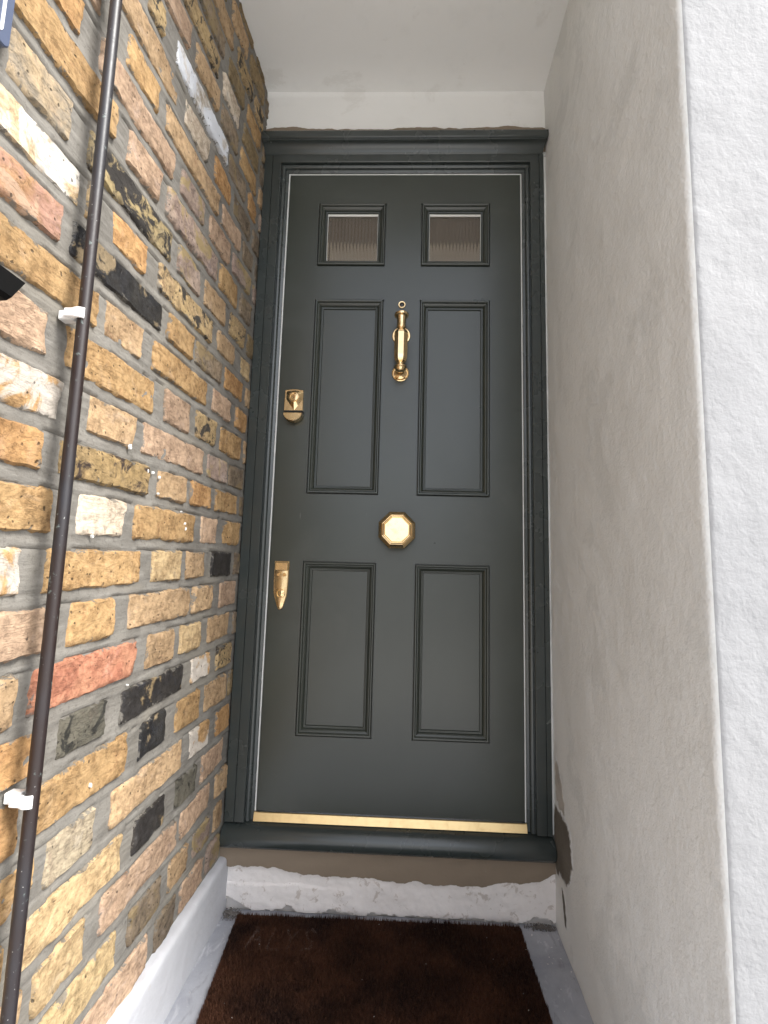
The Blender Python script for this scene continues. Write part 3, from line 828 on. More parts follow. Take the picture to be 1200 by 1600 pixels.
def mortar():
    ss = np.linspace(0.012, -1.34, 300); zz = np.linspace(-0.50, 2.52, 680)
    S, Z = np.meshgrid(ss, zz, indexing='ij')
    ks = sorted(JZ); zl = np.array([JZ[k] for k in ks])
    Zf = Z - SL * S
    idx = np.clip(np.searchsorted(zl, Zf), 1, len(zl) - 1)
    lo = zl[idx - 1]; hi = zl[idx]
    dz = np.where(np.abs(Zf - lo) < np.abs(Zf - hi), Zf - lo, Zf - hi)      # signed distance to joint line
    wob = 0.0030 * vnoise(S, Z, 10, 51, 3)
    dz = dz + wob
    t = np.clip(dz / 0.0115, -1, 1)
    # struck bed joint: proud lip near the lower edge, sloping back to the top
    bed = np.where(t > -0.80, -0.0012 - 0.0034 * (t + 0.80) / 1.8, -0.0060)
    perp = -0.0034
    H = np.where(np.abs(dz) < 0.0115, bed, perp)
    H = H + 0.0010 * vnoise(S, Z, 45, 52, 3) + 0.0012 * vnoise(S, Z, 9, 53, 3)
    V = np.stack([S.ravel(), -H.ravel(), Z.ravel()], 1)
    return mesh_obj("mortar", V, grid_faces(len(ss), len(zz), True), M['mortar'], wall, smooth=60)
mortar()
Geo().box(-1.36, 0.010, 0.02, 0.25, -0.5, 6.4).obj("wall_core", M['mortar'], wall)
# little flecks of white paint on bricks and joints
fl = Geo()
for (px_s, px_z, sz) in [(-0.607, 0.905, 0.006), (-0.545, 0.872, 0.004), (-0.525, 0.873, 0.004), (-0.50, 0.868, 0.0035), (-0.50, 0.835, 0.003), (-0.375, 0.773, 0.005), (-0.38, 0.785, 0.004), (-0.685, 0.735, 0.003), (-0.40, 0.81, 0.002), (-0.63, 0.33, 0.004), (-0.55, 0.47, 0.002)]:
    a0 = rng.random() * 6
    poly = []
    for i in range(9):
        r = 0.62 * sz * rng.uniform(0.4, 1.1)
        poly.append((px_s + r * math.cos(a0 + i * 0.698), px_z + 1.5 * r * math.sin(a0 + i * 0.698)))
    n = len(fl.v)
    fl.extrude([(a, b - 0.0) for a, b in poly], 0.0, -0.0048, 'y', 0.0006)
fl.obj("paint_fleck", M['seal'], wall)["kind"] = "stuff"

# ================================================================== interior behind the glass
def hall():
    r = empty("hallway", (0.38, 0.06, -0.03))
    tag(r, "dim brown hallway ceiling glimpsed through the two small glazed panes", "hallway")
    x0, x1, y0, y1, z0, z1 = -0.9, 1.3, 0.09, 4.2, -0.03, 2.42
    L = r.location
    def b(n, a, m):
        g = Geo().box(a[0] - L.x, a[1] - L.x, a[2] - L.y, a[3] - L.y, a[4] - L.z, a[5] - L.z); return g.obj(n, m, r)
    b("hall_floor", (x0, x1, y0, y1, z0 - 0.1, z0), M['hallbrown'])
    b("hall_ceiling", (x0 - .1, x1 + .1, y0, y1, z1, z1 + 0.1), M['hallpale'])
    b("hall_wall", (x0 - 0.1, x0, y0, y1, z0, z1), M['hallpale'])
    b("hall_wall", (x1, x1 + 0.1, y0, y1, z0, z1), M['hallpale'])
    b("boxed_beam", (x0, x1, y0 + 0.01, 0.790, z1 - 0.10, z1 - 0.004), M['hallbrown'])
    # low unseen rear wall; open end above it added to let daylight in
    b("hall_wall", (x0, x1, y1, y1 + 0.1, z0, 0.9), M['hallpale'])
    return r
hall()

# ================================================================== door frame
def door_frame():
    r = empty("door_frame", (0.381, 0, -0.024))
    tag(r, "dark green-grey timber door frame with moulded edge, cornice and rounded sill", "door frame")
    L = r.location
    OX0, OX1, OZ1 = -0.0835, 0.8320, 2.0485
    # jamb / head profile: (distance from leaf edge outwards, projection towards the viewer)
    prof = [(0.000, -0.050), (0.000, 0.003), (0.002, 0.0045), (0.005, 0.0050), (0.008, 0.0065), (0.0095, 0.0100), (0.0100, 0.0130), (0.0120, 0.0150), (0.0150, 0.0165), (0.0180, 0.0165), (0.0200, 0.0150), (0.0205, 0.0125), (0.0225, 0.0125), (0.0228, 0.0225), (0.0245, 0.0240), (0.0490, 0.0240), (0.0500, 0.0205), (0.0510, 0.0205), (0.0520, 0.0240)]
    def side(sign, name):
        g = Geo(); x_in = -0.004 if sign < 0 else 0.766
        xo = OX0 if sign < 0 else OX1
        pr = [(x_in + sign * t, h) for t, h in prof] + [(xo - sign * 0.0015, 0.0240), (xo, 0.0225), (xo, -0.05)]
        vs = []; n = len(pr)
        for i, (x, h) in enumerate(pr):
            t = prof[i][0] if i < len(prof) else 0.052
            zt = 1.999 + t
            vs.append((x - L.x, -h, -0.0225 - L.z)); vs.append((x - L.x, -h, min(zt, OZ1) - L.z))
        fs = [(2 * i, 2 * i + 2, 2 * i + 3, 2 * i + 1) for i in range(n - 1)] + [tuple(2 * i for i in range(n))[::-1], tuple(2 * i + 1 for i in range(n))]
        g.add(vs, fs); return g.obj(name, M['frame'], r, smooth=35)
    side(-1, "jamb"); side(1, "jamb")
    # head
    pr = [(t, h) for t, h in prof if t <= 0.0495]
    vs = []; n = len(pr)
    for t, h in pr:
        vs.append((-0.004 - t - L.x, -h, 1.999 + t - L.z)); vs.append((0.766 + t - L.x, -h, 1.999 + t - L.z))
    vs.append((-0.053 - L.x, 0.05, 2.0485 - L.z)); vs.append((0.815 - L.x, 0.05, 2.0485 - L.z)); n += 1
    Geo().add(vs, [(2 * i, 2 * i + 1, 2 * i + 3, 2 * i + 2) for i in range(n - 1)]).obj("head", M['frame'], r, smooth=35)
    # cornice with returned ends
    cp = [(0.0245, 2.0480), (0.0270, 2.0500), (0.0285, 2.0545), (0.0300, 2.0600), (0.0340, 2.0665), (0.0400, 2.0715), (0.0480, 2.0745), (0.0520, 2.0750), (0.0525, 2.0780), (0.0560, 2.0790), (0.0585, 2.0815), (0.0590, 2.0860), (0.0590, 2.1000), (0.0570, 2.1040), (0.0530, 2.1060), (-0.02, 2.1090)]
    vs = []; xl, xr = -0.0845, 0.8345
    for h, z in cp:
        e = max(0.0, (0.0590 - h)) * 0.28
        vs += [(xl + 0 * e - L.x, 0.02, z - L.z), (xl + 0 * e - L.x, -h, z - L.z), (xr + 0.0035 - e - L.x, -h, z - L.z), (xr + 0.0035 - e - L.x, 0.02, z - L.z)]
    fs = []
    for i in range(len(cp) - 1):
        for k in range(3): fs.append((4 * i + k, 4 * i + k + 1, 4 * i + 5 + k, 4 * i + 4 + k))
    fs.append((0, 3, 2, 1))
    m = len(cp) - 1
    fs.append((4 * m, 4 * m + 1, 4 * m + 2, 4 * m + 3))
    Geo().add(vs, fs).obj("cornice", M['frame'], r, smooth=38)
    # sill with rounded nosing
    sp = [(0.05, -0.0225), (-0.001, -0.0245), (-0.0240, -0.0275), (-0.0330, -0.0305), (-0.0400, -0.0350), (-0.0455, -0.0415), (-0.0490, -0.0490), (-0.0505, -0.0570), (-0.0500, -0.0650), (-0.0475, -0.0730), (-0.0430, -0.0790), (-0.0370, -0.0830), (-0.0300, -0.0845), (0.05, -0.0850)]
    # subdivide the curve for a smooth highlight
    vs = []; xa, xb = -0.0850, 0.8350
    ins = [0.005, 0.0015, 0.0, 0.0]
    xs = [xa, xa + 0.0015, xa + 0.006, xb - 0.006, xb - 0.0015, xb]
    k = [0.004, 0.001, 0, 0, 0.001, 0.004]
    cy, cz = -0.02, -0.055
    for x, kk in zip(xs, k):
        for y, z in sp:
            d = Vector((cy - y, cz - z)); d.normalize()
            vs.append((x - L.x, y + d.x * kk, z + d.y * kk - L.z))
    n = len(sp)
    fs = [(a * n + i, a * n + i + 1, (a + 1) * n + i + 1, (a + 1) * n + i) for a in range(len(xs) - 1) for i in range(n - 1)]
    fs += [tuple(range(n)), tuple((len(xs) - 1) * n + i for i in range(n))[::-1]]
    Geo().add(vs, fs).obj("sill", M['frame'], r, smooth=30)
    # brass threshold strip: small sloping bar
    g = Geo().extrude([(-0.0020, -0.0020), (-0.0060, -0.0030), (-0.0125, -0.0235), (0.0, -0.0240)], -0.0038 - L.x, 0.7658 - L.x, 'x')
    g.v = [(a, b, c - L.z) for a, b, c in g.v]
    g.obj("threshold_strip", M['brass_strip'], r, smooth=20)
    # white weather seal round the leaf
    g = Geo()
    g.box(-0.0038 - L.x, -0.0006 - L.x, -0.0006, 0.012, -0.001 - L.z, 1.9985 - L.z)
    g.box(0.7628 - L.x, 0.7657 - L.x, 0.0006, 0.012, -0.001 - L.z, 1.9985 - L.z)
    g.box(-0.0006 - L.x, 0.7628 - L.x, -0.0002, 0.012, 1.9955 - L.z, 1.9986 - L.z)
    g.obj("weather_seal", M['seal'], r)
    # white filler line between right jamb and wall
    g = Geo(); zz = np.linspace(-0.02, 2.044, 40)
    vs = []
    for z in zz:
        wv = 0.0008 * math.sin(z * 9) + 0.0006 * math.sin(z * 31 + 1)
        vs += [(0.8318 - L.x, -0.0190, z - L.z), (0.8345 + wv - L.x, -0.0200, z - L.z), (0.8405 - L.x, -0.0150, z - L.z)]
    fs = [(3 * i + k, 3 * i + k + 1, 3 * i + 4 + k, 3 * i + 3 + k) for i in range(39) for k in (0, 1)]
    g.add(vs, fs).obj("filler_line", M['seal'], r)
    # dark packing behind the frame at the sides
    g = Geo().box(-0.12 - L.x, OX0 - 0.001 - L.x, -0.004, 0.05, -0.09 - L.z, 2.10 - L.z).box(OX1 + 0.001 - L.x, 0.87 - L.x, -0.004, 0.05, -0.09 - L.z, 2.10 - L.z)
    g.obj("frame_packing", M['mortar'], r)
    return r
door_frame()

# ================================================================== the door
PX = [0.1024, 0.3253, 0.4395, 0.6634]
PZ = {1: 1.8919, 2: 1.6691, 3: 1.5544, 4: 0.9181, 5: 0.7127, 6: 0.2066}
TOPZ = 1.9949
door = empty("front_door", (0.381, 0, 0.0))
tag(door, "dark green-grey six panel front door with brass fittings and two small glazed panes", "door")
def dg(): return Geo()
def shift(g):
    g.v = [(a - 0.381, b, c) for a, b, c in g.v]; return g
def leaf():
    xs = [0.0012, PX[0], PX[1], PX[2], PX[3], 0.7608]
    zs = [0.0015, PZ[6], PZ[5], PZ[4], PZ[3], PZ[2], PZ[1], TOPZ - 0.001]
    g = Geo()
    vs = [(x, 0.0, z) for x in xs for z in zs]
    nz = len(zs); fs = []
    for i in range(5):
        for j in range(7):
            if i in (1, 3) and j in (1, 3, 5): continue
            fs.append((i * nz + j, (i + 1) * nz + j, (i + 1) * nz + j + 1, i * nz + j + 1))
    g.add(vs, fs)
    # edges with a small arris
    x0, x1, z0, z1 = xs[0], xs[-1], zs[0], zs[-1]
    g.sweep_rect(x0, x1, z0, z1, [(0, 0), (-0.0006, -0.0004), (-0.0008, -0.0012), (-0.0008, -0.044)])
    g.add([(x0, 0.044, z0), (x1, 0.044, z0), (x1, 0.044, 1.66), (x0, 0.044, 1.66)], [(0, 1, 2, 3)])
    shift(g)
    return g.obj("door_leaf", M['door'], door, smooth=30)
leaf()
MP = [(0.0, 0.0), (0.0002, -0.0065), (0.0024, -0.0065), (0.0027, 0.0030), (0.0036, 0.0058), (0.0054, 0.0072), (0.0078, 0.0070), (0.0100, 0.0052), (0.0112, 0.0024), (0.0115, 0.0002), (0.0132, 0.0002), (0.0160, -0.0016), (0.0190, -0.0052), (0.0210, -0.0086), (0.0214, -0.0106), (0.0230, -0.0108), (0.0246, -0.0096), (0.0262, -0.0100), (0.0276, -0.0120), (0.0280, -0.0150)]
for (xa, xb) in ((PX[0], PX[1]), (PX[2], PX[3])):
    for (za, zb) in ((PZ[6], PZ[5]), (PZ[4], PZ[3]), (PZ[2], PZ[1])):
        glazed = zb == PZ[1]
        prof = list(MP)
        if glazed: prof = prof + [(0.0282, -0.034)]
        g = Geo().sweep_rect(xa, xb, za, zb, prof)
        shift(g).obj("panel_moulding", M['door'], door, smooth=28)
        if not glazed:
            g = Geo().sweep_rect(xa + 0.027, xb - 0.027, za + 0.027, zb - 0.027, [(0, -0.0142), (0.001, -0.0142), (0.0011, -0.0142)])
            n = len(g.v); g.f.append((n - 4, n - 3, n - 2, n - 1))
            shift(g).obj("door_panel", M['door'], door)
        else:
            # reeded pane in a pale glazing seal
            xi0, xi1, zi0, zi1 = xa + 0.0265, xb - 0.0265, za + 0.0265, zb - 0.0265
            nx = 241
            xs = np.linspace(xi0, xi1, nx)
            yf = 0.022 - 0.0016 * np.abs(np.sin((xs - xi0) / 0.0112 * math.pi))
            vs = []
            for x, y in zip(xs, yf): vs += [(x, y, zi0), (x, y, zi1), (x, 0.0265, zi0), (x, 0.0265, zi1)]
            fs = []
            for i in range(nx - 1):
                a = 4 * i; b = a + 4
                fs += [(a, b, b + 1, a + 1), (a + 2, a + 3, b + 3, b + 2), (a + 1, b + 1, b + 3, a + 3), (a, a + 2, b + 2, b)]
            fs += [(0, 1, 3, 2), (4 * (nx - 1), 4 * (nx - 1) + 2, 4 * (nx - 1) + 3, 4 * (nx - 1) + 1)]
            pane = shift(Geo().add(vs, fs)).obj("glass_pane", M['glass'], door, smooth=60, recalc=True)
            g = Geo().sweep_rect(xa + 0.0279, xb - 0.0279, za + 0.0279, zb - 0.0279, [(-0.0003, -0.0145), (0.0, -0.0140), (0.0010, -0.0140), (0.0010, -0.0190)])
            g.box(xa + 0.0285, xb - 0.0285, 0.0165, 0.0205, zb - 0.0322, zb - 0.0281)
            shift(g).obj("glazing_seal", M['seal'], pane)
            g = Geo().sweep_rect(xa + 0.0275, xb - 0.0275, za + 0.0275, zb - 0.0275, [(0.0, -0.0205), (0.0, -0.046)])
            shift(g).obj("glazing_reveal", M['hallbrown'], pane)

# ---- knocker
def knocker():
    k = empty("door_knocker"); k.location = (0.3832 - 0.381, 0, 1.40); k.parent = door
    tag(k, "long polished brass knocker with an eight-sided arm")
    def L(g): g.v = [(a - 0.3832, b, c - 1.40) for a, b, c in g.v]; return g
    for z, r in ((1.4312, 0.0292), (1.3077, 0.0272)):
        g = Geo().lathe([(r, 0.0), (r, 0.0020), (r * 0.97, 0.0034), (r * 0.90, 0.0042), (r * 0.84, 0.0040), (r * 0.80, 0.0026), (r * 0.77, 0.0026), (r * 0.72, 0.0046), (r * 0.5, 0.0075), (r * 0.42, 0.0095), (0.0095, 0.012), (0.0090, 0.034)], 40, 'y', (0.3832, 0, z))
        L(g).obj("rose", M['brass'], k, smooth=28)
    h = 0.047
    body = [(0.0008, 1.4812), (0.0200, 1.4805), (0.0222, 1.4790), (0.0225, 1.4750), (0.0215, 1.4722), (0.0165, 1.4706), (0.0150, 1.4690), (0.0143, 1.4640), (0.0138, 1.4560), (0.0136, 1.4480), (0.0140, 1.4420), (0.0145, 1.4375)]
    g = Geo().lathe([(r, z - 1.40) for r, z in body] + [(0.0132, 0.0350), (0.0115, 0.0325), (0.0084, 0.0300)], 32, 'z', (0, -h, 0)); g.obj("arm_top", M['brass'], k, smooth=30)
    g = Geo().lathe([(0.0110, 0.0310), (0.0125, 0.0262), (0.0165, 0.0232), (0.0205, 0.0196), (0.0218, 0.0140), (0.0214, -0.058), (0.0198, -0.0690), (0.0165, -0.0745), (0.0130, -0.0775), (0.0110, -0.0790)], 8, 'z', (0, -h, 0), phase=math.pi / 8); g.obj("arm_body", M['brass'], k)
    g = Geo().lathe([(0.0105, -0.0785), (0.0095, -0.0810), (0.0096, -0.0840), (0.0125, -0.0872), (0.0180, -0.0890), (0.0195, -0.0905), (0.0195, -0.0925), (0.0175, -0.0940), (0.0165, -0.0985), (0.0135, -0.1040), (0.0080, -0.1075), (0.0008, -0.1085)], 32, 'z', (0, -h, 0)); g.obj("arm_foot", M['brass'], k, smooth=30)
    return k
knocker()
# ---- spyhole
g = Geo().lathe([(0.0122, 0.0), (0.0122, 0.0020), (0.0112, 0.0032), (0.0090, 0.0034), (0.0076, 0.0028), (0.0074, -0.001)], 32, 'y', (0.3829 - 0.381, 0, 1.537), cap=False)
sh = g.obj("spyhole", M['brass_dull'], door, smooth=30)
Geo().lathe([(0.0074, 0.0004), (0.0055, 0.0016), (0.003, 0.0022), (0.0005, 0.0024)], 24, 'y', (0.3829 - 0.381, 0, 1.537)).obj("lens", M['lens'], sh, smooth=40)

# ---- octagonal centre knob
def octa(): 
    ph = math.pi / 8
    k = Geo()
    a = 1 / math.cos(ph)
    prof = [(0.031, 0.0), (0.031, 0.004), (0.027, 0.007), (0.018, 0.009), (0.016, 0.022), (0.022, 0.032), (0.040, 0.041), (0.0515, 0.047), (0.0535, 0.0500), (0.0535, 0.0560), (0.0525, 0.0580), (0.0455, 0.0655), (0.0425, 0.0680), (0.0412, 0.0675), (0.0400, 0.0690), (0.0385, 0.0702), (0.0372, 0.0700), (0.0362, 0.0690), (0.0350, 0.0700), (0.0340, 0.0705)]
    k.lathe([(r * a, h) for r, h in prof], 8, 'y', (0.384 - 0.381, 0, 0.808), phase=ph)
    return k.obj("centre_knob", M['brass'], door)
kn = octa(); tag(kn, "large eight-sided brass knob in the middle of the door")

# ---- rim lock with pull (upper left)
def rim_lock():
    k = empty("cylinder_pull"); k.location = (0.0535 - 0.381, 0, 1.20); k.parent = door
    tag(k, "brass cylinder pull with a rounded finger lip at the upper left of the door")
    def P(x, z): return (x - 0.0535, z - 1.20)
    top = []
    for i in range(9):
        t = i / 8; top.append(P(0.0800 - t * 0.0580, 1.2455 + 0.0035 * math.sin(t * math.pi)))
    poly = top + [P(0.0205, 1.178), P(0.0815, 1.178)]
    Geo().extrude(poly, 0.0, -0.009, 'y', 0.002).obj("backplate", M['brass_dull'], k, smooth=30)
    # faceted shield rising from the plate to the cylinder, pointed at the foot
    cx, cz = 0.0, 0.020
    N_ = 32; ring = []; top_ = []
    out_ = [(0.0265, 0.0), (0.0265, 0.022), (0.0, 0.0245), (-0.0265, 0.022), (-0.0265, 0.0), (-0.0265, -0.004), (0.0, -0.0415), (0.0265, -0.004)]
    def hit(a):
        dx, dz = math.cos(a), math.sin(a); best = None
        for q in range(len(out_)):
            x1, z1 = out_[q]; x2, z2 = out_[(q + 1) % len(out_)]
            ex, ez = x2 - x1, z2 - z1; den = dx * ez - dz * ex
            if abs(den) < 1e-12: continue
            t_ = (x1 * ez - z1 * ex) / den; u_ = (x1 * dz - z1 * dx) / den
            if t_ > 0 and -1e-6 <= u_ <= 1 + 1e-6 and (best is None or t_ < best): best = t_
        return (dx * best, dz * best)
    for q in range(N_):
        a = 2 * math.pi * (q + 0.0) / N_
        hx, hz = hit(a); ring.append((cx + hx, -0.0088, cz + hz)); top_.append((cx + 0.0160 * math.cos(a), -0.0175, cz + 0.0160 * math.sin(a)))
    Geo().add(ring + top_, [(q, (q + 1) % N_, N_ + (q + 1) % N_, N_ + q) for q in range(N_)] + [tuple(range(N_, 2 * N_))]).obj("shield", M['brass'], k, smooth=22)
    g = Geo().lathe([(0.0148, 0.0150), (0.0148, 0.0195), (0.0138, 0.0210), (0.0115, 0.0212), (0.0105, 0.0202), (0.0102, 0.0190), (0.0085, 0.0192), (0.0005, 0.0193)], 32, 'y', (cx, 0, cz))
    cyl = g.obj("lock_cylinder", M['brass'], k, smooth=30)
    Geo().box(-0.0011, 0.0011, -0.0199, -0.0192, cz - 0.0055, cz + 0.0055).obj("keyhole", M['dark'], cyl)
    # finger lip: half disc leaning out
    poly = [(0.0295, -0.0345)]
    for i in range(1, 16):
        a = math.pi * i / 16; poly.append((0.0295 * math.cos(a), -0.0345 - 0.0255 * math.sin(a)))
    poly.append((-0.0295, -0.0345))
    g = Geo().extrude(poly, -0.004, -0.030, 'y', 0.0015)
    # hollow look: top step
    g.obj("finger_lip", M['brass_dull'], k, smooth=30)
    Geo().box(-0.0290, 0.0290, -0.012, 0.0, -0.0350, -0.0220).obj("gap_shade", M['dark'], k)  # shade of the gap above the lip, put in as a dark box
    # small raised maker's marks, too worn to read
    g = Geo()
    for i in range(6):
        x = -0.020 + i * 0.0078; g.box(x, x + 0.0042, -0.0100, -0.0088, 0.0405, 0.0440, 0.0004)
    g.obj("raised_mark", M['brass'], k)
rim_lock()

# ---- lower escutcheon
def escutcheon():
    k = empty("keyhole_plate"); k.location = (0.0395 - 0.381, 0, 0.64); k.parent = door
    tag(k, "long brass keyhole plate tapering downward at the lower left of the door")
    def P(x, z): return (x - 0.0395, z - 0.64)
    poly = [P(0.0165, 0.708), P(0.018, 0.7105), P(0.0600, 0.7100), P(0.0615, 0.7075), P(0.0612, 0.66), P(0.0600, 0.62), P(0.0580, 0.605), P(0.0490, 0.574), P(0.0450, 0.5670), P(0.0400, 0.5645), P(0.0350, 0.5660), P(0.0310, 0.572), P(0.0200, 0.604), P(0.0175, 0.62), P(0.0165, 0.66)]
    Geo().extrude(poly, 0.0, -0.0050, 'y', 0.0018).obj("plate", M['brass_dull'], k, smooth=30)
    q = len(poly); crown = [(a * 0.90, -0.0049, b * 0.965) for a, b in poly]; ridge = [(a * 0.35, -0.0074, b * 0.90) for a, b in poly]
    Geo().add(crown + ridge, [(i, (i + 1) % q, q + (i + 1) % q, q + i) for i in range(q)] + [tuple(range(q, 2 * q))]).obj("crown", M['brass_dull'], k, smooth=25)
    Geo().box(-0.0205, 0.0200, -0.0105, -0.0045, 0.0415, 0.0670, 0.0022).obj("raised_block", M['brass_dull'], k, smooth=30)
    g = Geo().lathe([(0.0140, 0.004), (0.0140, 0.0085), (0.0130, 0.0105), (0.0105, 0.0108), (0.0096, 0.0094), (0.0084, 0.0100), (0.0004, 0.0102)], 32, 'y', (0.0010, 0, -0.0262))
    cy = g.obj("lock_cylinder", M['brass'], k, smooth=30)
    Geo().box(0.0002, 0.0020, -0.0108, -0.0100, -0.0312, -0.0212).obj("keyhole", M['dark'], cy)
    g = Geo()
    for i, dx in enumerate((-0.0135, 0.004)):
        poly = []
        for j in range(12):
            a = 2 * math.pi * j / 12; poly.append((dx + 0.0055 + 0.0060 * math.cos(a), 0.0290 + 0.0055 * math.sin(a)))
        g.extrude(poly, -0.0045, -0.0084, 'y', 0.0010)
    g.obj("raised_mark", M['brass'], k, smooth=40)
escutcheon()

# ================================================================== pipe and clips
def wl(s, h, z):                       # wall-local -> world
    a = PHI
    n = Vector((math.sin(a), -math.cos(a), 0))      # out of the wall (local -Y)
    d = Vector((math.cos(a), math.sin(a), 0))
    return Vector((LWX, 0, z)) + d * s + n * h
def pipe():
    zs = np.linspace(FLOOR_Z + 0.0, 3.2, 60)
    seg = 24; vs = []
    for z in zs:
        s = -0.7975 + 0.0015 * math.sin(z * 2.1) - 0.004 * (0.9 - z) * 0.3 ; h = 0.034 + 0.0015 * math.sin(z * 1.3 + 1)
        for i in range(seg):
            a = 2 * math.pi * i / seg
            p = wl(s + 0.0084 * math.cos(a), h + 0.0084 * math.sin(a), z); vs.append(tuple(p))
    n = len(zs)
    fs = [(k * seg + i, k * seg + (i + 1) % seg, (k + 1) * seg + (i + 1) % seg, (k + 1) * seg + i) for k in range(n - 1) for i in range(seg)]
    fs += [tuple(range(seg)), tuple((n - 1) * seg + i for i in range(seg))]
    g = Geo().add(vs, fs)
    o = g.obj("vertical_pipe", M['pipe'], None, smooth=60)
    return tag(o, "thin dark brown painted pipe running up the brick wall", "pipe")
pipe()
def clip(z, label):
    root = empty("pipe_clip", wl(-0.798, 0.0, z), PHI)
    tag(root, label, "clip", "white clips holding the pipe")
    g = Geo()
    # spacer arm from the wall towards the pipe and a hook that grips its near side
    g.box(-0.0125, -0.0075, -0.041, -0.014, -0.0065, 0.0065, 0.0012)
    g.obj("clip_arm", M['white'], root)
    out = []
    R0, R1 = 0.0088, 0.0125
    for i in range(9):
        a = rad(180 + 50 - i * (100 / 8) - 0); out.append((R1 * math.cos(a), -0.034 + R1 * math.sin(a)))
    inn = []
    for i in range(9):
        a = rad(180 - 50 + i * (100 / 8)); inn.append((R0 * math.cos(a), -0.034 + R0 * math.sin(a)))
    Geo().extrude(out + inn, -0.0075, 0.0075, 'z').obj("clip_hook", M['white'], root, smooth=40)
    Geo().box(-0.0050, 0.0110, -0.0205, 0.0, -0.0070, 0.0070, 0.0015).obj("clip_base", M['white'], root)
    Geo().lathe([(0.0055, 0.0), (0.0055, 0.006), (0.004, 0.0078), (0.0005, 0.0085)], 14, 'y', (0.0150, -0.014, 0.0)).obj("nail_head", M['white'], root, smooth=40)
    return root
clip(1.052, "middle white plastic clip on the dark pipe, beside the black box")
clip(0.385, "lowest white plastic clip on the dark pipe, at the left edge near the bottom")
clip(1.612, "topmost white plastic clip on the dark pipe, partly hidden at the top of the photo")

# ================================================================== things at the left edge
def letter_box():
    r = empty("letter_box", wl(-1.06, 0.0, 0.62), PHI)
    tag(r, "black metal letter box with a sloping lid at the left edge of the brick wall", "letter box")
    def b(n, s0, s1, h0, h1, z0, z1, bb=0.003):
        return Geo().box(s0 + 1.06, s1 + 1.06, -h1, -h0, z0 - 0.62, z1 - 0.62, bb).obj(n, M['black'], r, smooth=30)
    b("body", -1.26, -0.952, 0.004, 0.052, 0.66, 0.990)
    # lid: sloping hood with end cheeks
    prof = [(0.0, 1.045), (-0.062, 1.020), (-0.064, 0.992), (-0.058, 0.988), (0.0, 0.988)]
    vs = []
    for s in (-1.29, -0.9285):
        for y, z in prof: vs.append((s + 1.06, y, z - 0.62))
    # chamfer the end toward the door
    n = 5
    vs[n + 2] = (-0.946 + 1.06, -0.064, 0.992 - 0.62); vs[n + 3] = (-0.946 + 1.06, -0.058, 0.988 - 0.62); vs[n + 4] = (-0.942 + 1.06, 0.0, 0.988 - 0.62)
    fs = [(i, (i + 1) % n, n + (i + 1) % n, n + i) for i in range(n)] + [tuple(range(n))[::-1], tuple(n + i for i in range(n))]
    Geo().add(vs, fs).obj("lid", M['black'], r)
    b("flap", -1.22, -0.995, 0.052, 0.056, 0.90, 0.945, 0.001)
letter_box()
def plaque():
    r = empty("enamel_plaque", wl(-1.03, 0.0, 1.42), PHI)
    tag(r, "blue-grey plaque with a white inset border, cut off at the top left corner", "sign")
    def rr(s0, s1, z0, z1, rad_, n=6):
        P = []
        for cx, cz, a0 in ((s1 - rad_, z1 - rad_, 0), (s0 + rad_, z1 - rad_, 90), (s0 + rad_, z0 + rad_, 180), (s1 - rad_, z0 + rad_, 270)):
            for i in range(n + 1):
                a = rad(a0 + 90 * i / n); P.append((cx + rad_ * math.cos(a), cz + rad_ * math.sin(a)))
        return P
    sk = lambda P: [(s + 0.10 * z, z) for s, z in P]
    Geo().extrude(rr(-0.11, 0.092, -0.098, 0.10, 0.010), -0.002, -0.012, 'y', 0.0015).obj("plate", M['blue'], r, smooth=30)
    o = rr(-0.098, 0.080, -0.086, 0.088, 0.008); i = rr(-0.094, 0.076, -0.082, 0.084, 0.006)
    n = len(o)
    vs = [(a, -0.0128, b) for a, b in o] + [(a, -0.0128, b) for a, b in i] + [(a, -0.0115, b) for a, b in o] + [(a, -0.0115, b) for a, b in i]
    fs = []
    for k in range(n):
        j = (k + 1) % n
        fs += [(k, j, n + j, n + k), (k, 2 * n + k, 2 * n + j, j), (n + k, n + j, 3 * n + j, 3 * n + k)]
    Geo().add(vs, fs).obj("white_border", M['white'], r)
    r.rotation_euler = (0, 0, PHI)
    return r
plaque()

